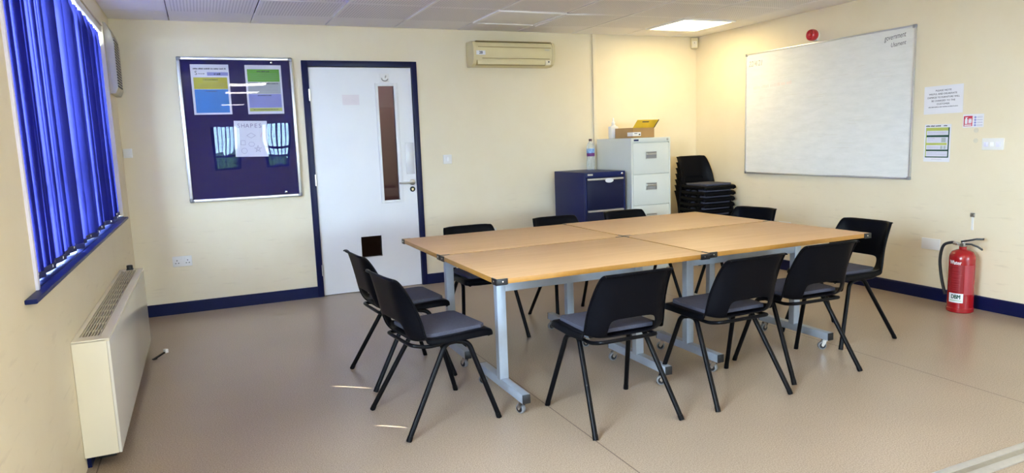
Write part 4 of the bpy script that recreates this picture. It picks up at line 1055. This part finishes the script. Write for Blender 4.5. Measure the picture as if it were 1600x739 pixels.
# ------------------------------------------------------------------ folding tables
TW, TD, TH = 1.2, 0.8, 0.72
def make_table(loc, label):
    t = thing('folding_table', label, 'table', loc, 0, 'beech tables pushed together')
    b = MB(); hw, hd = TW / 2 - 0.0022, TD / 2 - 0.0022
    b.box(-hw, hw, -hd, hd, TH - 0.025, TH, .0025)
    for f in b.bm.faces:
        if abs(f.normal.z) < 0.5: f.material_index = 1
    b.build('tabletop', [M['wood'], M['wood_edge']], t)
    for sx_ in (-1, 1):
        for sy_ in (-1, 1):
            b = MB()
            xa, xb = sorted((sx_ * (hw + .003), sx_ * (hw - .055))); ya, yb = sorted((sy_ * (hd + .003), sy_ * (hd - .004)))
            b.box(xa, xb, ya, yb, TH - .028, TH + .0008, .0015)
            xa, xb = sorted((sx_ * (hw + .003), sx_ * (hw - .004))); ya, yb = sorted((sy_ * (hd + .003), sy_ * (hd - .055)))
            b.box(xa, xb, ya, yb, TH - .028, TH + .0008, .0015)
            xa, xb = sorted((sx_ * (hw + .003), sx_ * (hw - .05))); ya, yb = sorted((sy_ * (hd + .003), sy_ * (hd - .05)))
            b.box(xa, xb, ya, yb, TH - .029, TH - .025, .001)
            c_ = b.build('corner_guard', M['black_plastic'], t)
            b = MB(); b.lathe([(0.0045, 0), (0.004, .0015), (0, .002)], (sx_ * (hw - .03), sy_ * (hd + .003), TH - .013), '-y' if sy_ < 0 else 'y', n=10)
            b.lathe([(0.0045, 0), (0.004, .0015), (0, .002)], (sx_ * (hw + .003), sy_ * (hd - .03), TH - .013), '-x' if sx_ < 0 else 'x', n=10)
            b.build('screw', M['chrome'], c_)
    for sx_ in (-1, 1):
        x = sx_ * 0.42
        b = MB(); b.box(x - .025, x + .025, -.022, .022, 0.105, TH - .028, .004); b.build('post', M['grey_metal'], t)
        b = MB(); b.box(x - .021, x + .021, -.285, .285, 0.066, 0.112, .003); ft = b.build('foot_bar', M['grey_metal'], t)
        for sy_ in (-1, 1):
            b = MB(); ya, yb = sorted((sy_ * .283, sy_ * .291)); b.box(x - .0205, x + .0205, ya, yb, .0665, .1115, .002); b.build('end_cap', M['black_plastic'], ft)
            cs = MB(); y = sy_ * .245; a = R(25 + 40 * (sx_ > 0) + 25 * (sy_ > 0)); Q = Matrix.Translation((x, y, 0)) @ Matrix.Rotation(a, 4, 'Z')
            cs.T = Q
            cs.lathe([(0.016, .058), (0.018, .062), (0.018, .0675), (0, .0675)], n=16)
            for s in (-1, 1): cs.poly([(s * .0155 - .001, -.012, .062), (s * .0155 - .001, .014, .062), (s * .0155 - .001, .026, .030), (s * .0155 - .001, .016, .018), (s * .0155 - .001, .008, .026)], (.002, 0, 0))
            cs.box(-.0165, .0165, -.012, .014, .058, .063, .001); cs.tube([(-.018, .016, .025), (.018, .016, .025)], .004, n=10)
            cst = cs.build('caster', M['chrome'], ft)
            wl = MB(Q @ Matrix.Translation((0, .016, .025))); wl.lathe([(0.012, -.012), (0.019, -.011), (0.025, -.008), (0.025, .008), (0.019, .011), (0.012, .012)], axis='x', n=24); wl.build('wheel', M['wheel_grey'], cst)
            wl = MB(Q @ Matrix.Translation((0, .016, .025))); wl.lathe([(0.017, -.0128), (0.018, -.0115), (0.018, .0115), (0.017, .0128)], axis='x', n=20); wl.build('wheel_hub', M['black_plastic'], cst)
    b = MB(); b.box(-.40, .40, -.018, .018, TH - .150, TH - .085, .003); b.build('rail', M['grey_metal'], t)
    b = MB()
    for sx_ in (-1, 1): b.box(sx_ * .42 - .045, sx_ * .42 + .045, -.05, .05, TH - .034, TH - .026, .002); b.box(sx_ * .42 - .02, sx_ * .42 + .02, .02, .075, TH - .075, TH - .03, .005)
    b.build('tilt_latch', M['black_plastic'], t)
    return t
TX0, TY0 = -3.917, -3.504
tb = make_table((TX0 + .6, TY0 + .4, 0), 'beech folding table at the near left of the four joined tables')
for (i, j, lab_) in ((1, 0, 'beech folding table at the near right of the four joined tables'), (0, 1, 'beech folding table at the far left of the four, nearest the door'), (1, 1, 'beech folding table at the far right of the four, nearest the filing cabinets')):
    c = copy_tree(tb); c.location = (TX0 + .6 + 1.209 * i, TY0 + .4 + .809 * j + .022 * i, 0); c['label'] = lab_

# ------------------------------------------------------------------ chairs
def make_shell():
    # profile: (y, z, half width, edge lift in y, edge lift in z)
    P = [(.228, .398, .165, 0, .004), (.243, .416, .185, 0, .004), (.238, .436, .198, 0, 0), (.205, .445, .206, 0, -.002), (.11, .440, .212, 0, .004), (.0, .434, .214, 0, .008),
         (-.09, .431, .215, .004, .018), (-.135, .431, .215, .020, .026), (-.158, .435, .215, .044, .024), (-.181, .470, .213, .062, .012), (-.195, .520, .210, .070, 0), (-.203, .56, .206, .068, 0),
         (-.214, .61, .200, .060, 0), (-.228, .67, .193, .046, 0), (-.240, .722, .185, .026, -.002), (-.247, .738, .178, .018, -.004), (-.256, .742, .174, .016, -.004), (-.263, .735, .172, .015, -.004)]
    U = [-1, -.93, -.78, -.575, -.29, 0, .29, .575, .78, .93, 1]
    bm = bmesh.new(); g = []
    for (y, z, hw, ey, ez) in P:
        row = []
        for u in U:
            e = max(0.0, (abs(u) - 0.70) / 0.30) ** 1.25
            row.append(bm.verts.new((u * hw, y + ey * e, z + ez * e)))
        k = len(g); seat = max(0.0, min(1.0, (9.5 - k) / 2.5))            # turned edge: down along the seat, back along the backrest
        f = Vector((0.006, -0.012 * (1 - seat), -0.030 * seat * (0.35 if k < 2 else 1.0)))
        row = [bm.verts.new(row[0].co + Vector((-f.x, f.y, f.z)))] + row + [bm.verts.new(row[-1].co + f)]
        g.append(row)
    for r in range(len(P) - 1):
        for c in range(len(U) + 1):
            if r in (8, 9) and 4 <= c <= 7: continue           # hand-hold slot
            bm.faces.new((g[r][c], g[r][c + 1], g[r + 1][c + 1], g[r + 1][c]))
    bmesh.ops.recalc_face_normals(bm, faces=bm.faces[:])
    m = MB(); m._add(bm)
    return m
def make_chair():
    t = thing('polypropylene_chair', 'chair', 'chair', (0, 0, 0))
    o = make_shell().build('shell', M['shell'], t, sharp=180)
    md = o.modifiers.new('thickness', 'SOLIDIFY'); md.thickness = 0.009; md.offset = 0
    md = o.modifiers.new('round', 'SUBSURF'); md.levels = 2; md.render_levels = 2
    b = MB()
    b.poly([(-.155, .216, .444), (.155, .216, .444), (.176, .19, .444), (.178, -.07, .444), (.155, -.125, .444), (-.155, -.125, .444), (-.178, -.07, .444), (-.176, .19, .444)], (0, 0, .020), bev=.006)
    for v in b.bm.verts: v.co.z += -0.006 * (1 - min(1, abs(v.co.y - .04) / .16)) + (0.0)
    b.build('seat_pad', M['pad'], t)
    for sx_ in (-1, 1):
        for fr in (1, -1):
            b = MB()
            if fr > 0: pts = [(sx_ * .235, .238, .004), (sx_ * .180, .115, .390), (sx_ * .172, .055, .404), (sx_ * .172, .035, .404)]
            else: pts = [(sx_ * .235, -.238, .004), (sx_ * .180, -.012, .392), (sx_ * .174, .015, .404), (sx_ * .172, .04, .404)]
            b.tube(pts, .0124, n=12, fillet=.05); lg = b.build('leg', M['black_metal'], t)
            f0, f1 = Vector(pts[0]), Vector(pts[1]); d = (f1 - f0).normalized()
            b = MB(); b.tube([f0 - Vector((0, 0, .004)) + d * 0.0, f0 + d * .022], .0134, n=12); b.build('foot_tip', M['black_metal'], lg)
    b = MB()
    b.tube([(.172, .05, .404), (.174, -.10, .402), (.150, -.160, .414), (.10, -.166, .416), (-.10, -.166, .416), (-.150, -.160, .414), (-.174, -.10, .402), (-.172, .05, .404)], .009, n=10, fillet=.04)
    b.tube([(.172, .06, .406), (-.172, .06, .406)], .009, n=10)
    for sx_ in (-1, 1):
        b.box(sx_ * .165 - .014, sx_ * .165 + .014, .045, .085, .405, .434, .004)
    b.build('under_frame', M['black_metal'], t)
    return t
proto = make_chair()
G1, G2 = 'chairs around the joined tables', 'stacked chairs in the back corner'
CH = [  # x, y, heading (degrees, 0 = facing the back wall), label
    (-4.125, -3.130, -90 + 7.5, 'black chair with grey pad, nearer one at the left end of the tables'),
    (-4.098, -2.425, -90 + 4.5, 'black chair at the left end of the tables, the one nearer the door'),
    (-3.348, -3.545, 0, 'black chair seen from behind, leftmost along the near side of the tables'),
    (-2.668, -3.548, 0.5, 'black chair seen from behind, middle one along the near side of the tables'),
    (-2.070, -3.465, -2, 'black chair seen from behind, rightmost along the near side of the tables'),
    (-1.380, -3.150, 90, 'black chair at the right end of the tables, nearest the fire extinguisher'),
    (-3.370, -1.910, 180, 'black chair along the far side of the tables, nearest the door'),
    (-2.623, -1.815, 180, 'black chair along the far side of the tables, in front of the navy cabinet edge'),
    (-1.985, -1.800, 180, 'black chair along the far side of the tables, in front of the tall cabinet'),
    (-1.320, -2.140, 90 + 12, 'black chair at the right end of the tables, nearest the chair stack'),
]
for i, (x, y, h, lab_) in enumerate(CH):
    c = proto if i == 0 else copy_tree(proto)
    c.location = (x, y, 0); c.rotation_euler = (0, 0, R(h)); c['label'] = lab_; c['group'] = G1
ordn = ['bottom', 'second from the bottom', 'third from the bottom', 'middle', 'third from the top', 'second from the top', 'topmost']
for q in range(7):
    c = copy_tree(proto); k = 6 - q
    c.location = (-0.255 - 0.006 * k, -0.47 - 0.001 * k, 0.060 * q); c.rotation_euler = (0, 0, R(180))
    c['label'] = '%s black chair of the stack in the back right corner' % ordn[q]; c['group'] = G2

# ------------------------------------------------------------------ camera
cam = bpy.data.cameras.new('camera'); co = bpy.data.objects.new('camera', cam); COL.objects.link(co)
r_ = (0.9127672918608037, -0.4069079579057952, -0.035802020921029465)
u_ = (0.08817723231723804, 0.11069733793776997, 0.9899347832430)
f_ = (0.3988491527005743, 0.906737014335704, -0.13692092690165072)
co.matrix_world = Matrix(((r_[0], u_[0], -f_[0], -5.07856), (r_[1], u_[1], -f_[1], -6.33848), (r_[2], u_[2], -f_[2], 1.33659), (0, 0, 0, 1)))
cam.sensor_fit = 'HORIZONTAL'; cam.sensor_width = 36.0; cam.lens = 1086.46 / 1600 * 36.0; cam.clip_start = 0.02; cam.clip_end = 200
sc.camera = co

# ------------------------------------------------------------------ light
w = bpy.data.worlds.new('sky'); sc.world = w; w.use_nodes = True
N, L = w.node_tree.nodes, w.node_tree.links
bg = N['Background']
sky = N.new('ShaderNodeTexSky'); sky.sky_type = 'HOSEK_WILKIE'; sky.turbidity = 3.5; sky.ground_albedo = 0.3
SUN = Vector((-0.79 * math.cos(R(33)), 0.61 * math.cos(R(33)), math.sin(R(33)))).normalized()
sky.sun_direction = SUN
tint = N.new('ShaderNodeMix'); tint.data_type = 'RGBA'; tint.inputs[0].default_value = 0.65; tint.inputs[7].default_value = (0.64, 0.81, 1.0, 1)
L.new(sky.outputs[0], tint.inputs[6]); L.new(tint.outputs[2], bg.inputs['Color'])
bg.inputs['Strength'].default_value = 84.0
sd_ = bpy.data.lights.new('sun', 'SUN'); sd_.energy = 30.0; sd_.angle = R(0.3); sd_.color = (1.0, 0.95, 0.86)
so = bpy.data.objects.new('sun', sd_); COL.objects.link(so); so.rotation_euler = SUN.to_track_quat('Z', 'Y').to_euler(); so.location = (-9, 6, 6)
cl = bpy.data.lights.new('corridor_fill', 'AREA'); cl.energy = 5; cl.size = 0.5; cl.color = (1.0, 0.92, 0.88)  # unseen fill light added to brighten the corridor behind the door
clo = bpy.data.objects.new('corridor_fill', cl); COL.objects.link(clo); clo.location = (-3.2, 0.85, H - .03)
def portal(x, y, z, w_, h_, rot):
    l = bpy.data.lights.new('portal', 'AREA'); l.shape = 'RECTANGLE'; l.size = w_; l.size_y = h_; l.cycles.is_portal = True
    o = bpy.data.objects.new('portal', l); COL.objects.link(o); o.location = (x, y, z); o.rotation_euler = rot
portal(XL - .22, (WY0 + WY1) / 2, (WZ0 + WZ1) / 2, WZ1 - WZ0, WY1 - WY0, (0, R(-90), 0))
portal(XL - .22, (WB[0] + WB[1]) / 2, (WB[2] + WB[3]) / 2, WB[3] - WB[2], WB[1] - WB[0], (0, R(-90), 0))
for a, c in FW + [FX]: portal((a + c) / 2, YF - .22, 1.44, c - a, 1.24, (R(90), 0, 0))

sc.view_settings.view_transform = 'Standard'
sc.view_settings.look = 'None'
sc.view_settings.gamma = 1.0
sc.view_settings.use_curve_mapping = False
sc.view_settings.exposure = 0.42
sc.cycles.use_denoising = True
sc.cycles.max_bounces = 10
sc.cycles.diffuse_bounces = 6
sc.cycles.transparent_max_bounces = 12
sc.cycles.sample_clamp_indirect = 6.0
sc.cycles.caustics_reflective = False
sc.cycles.caustics_refractive = False
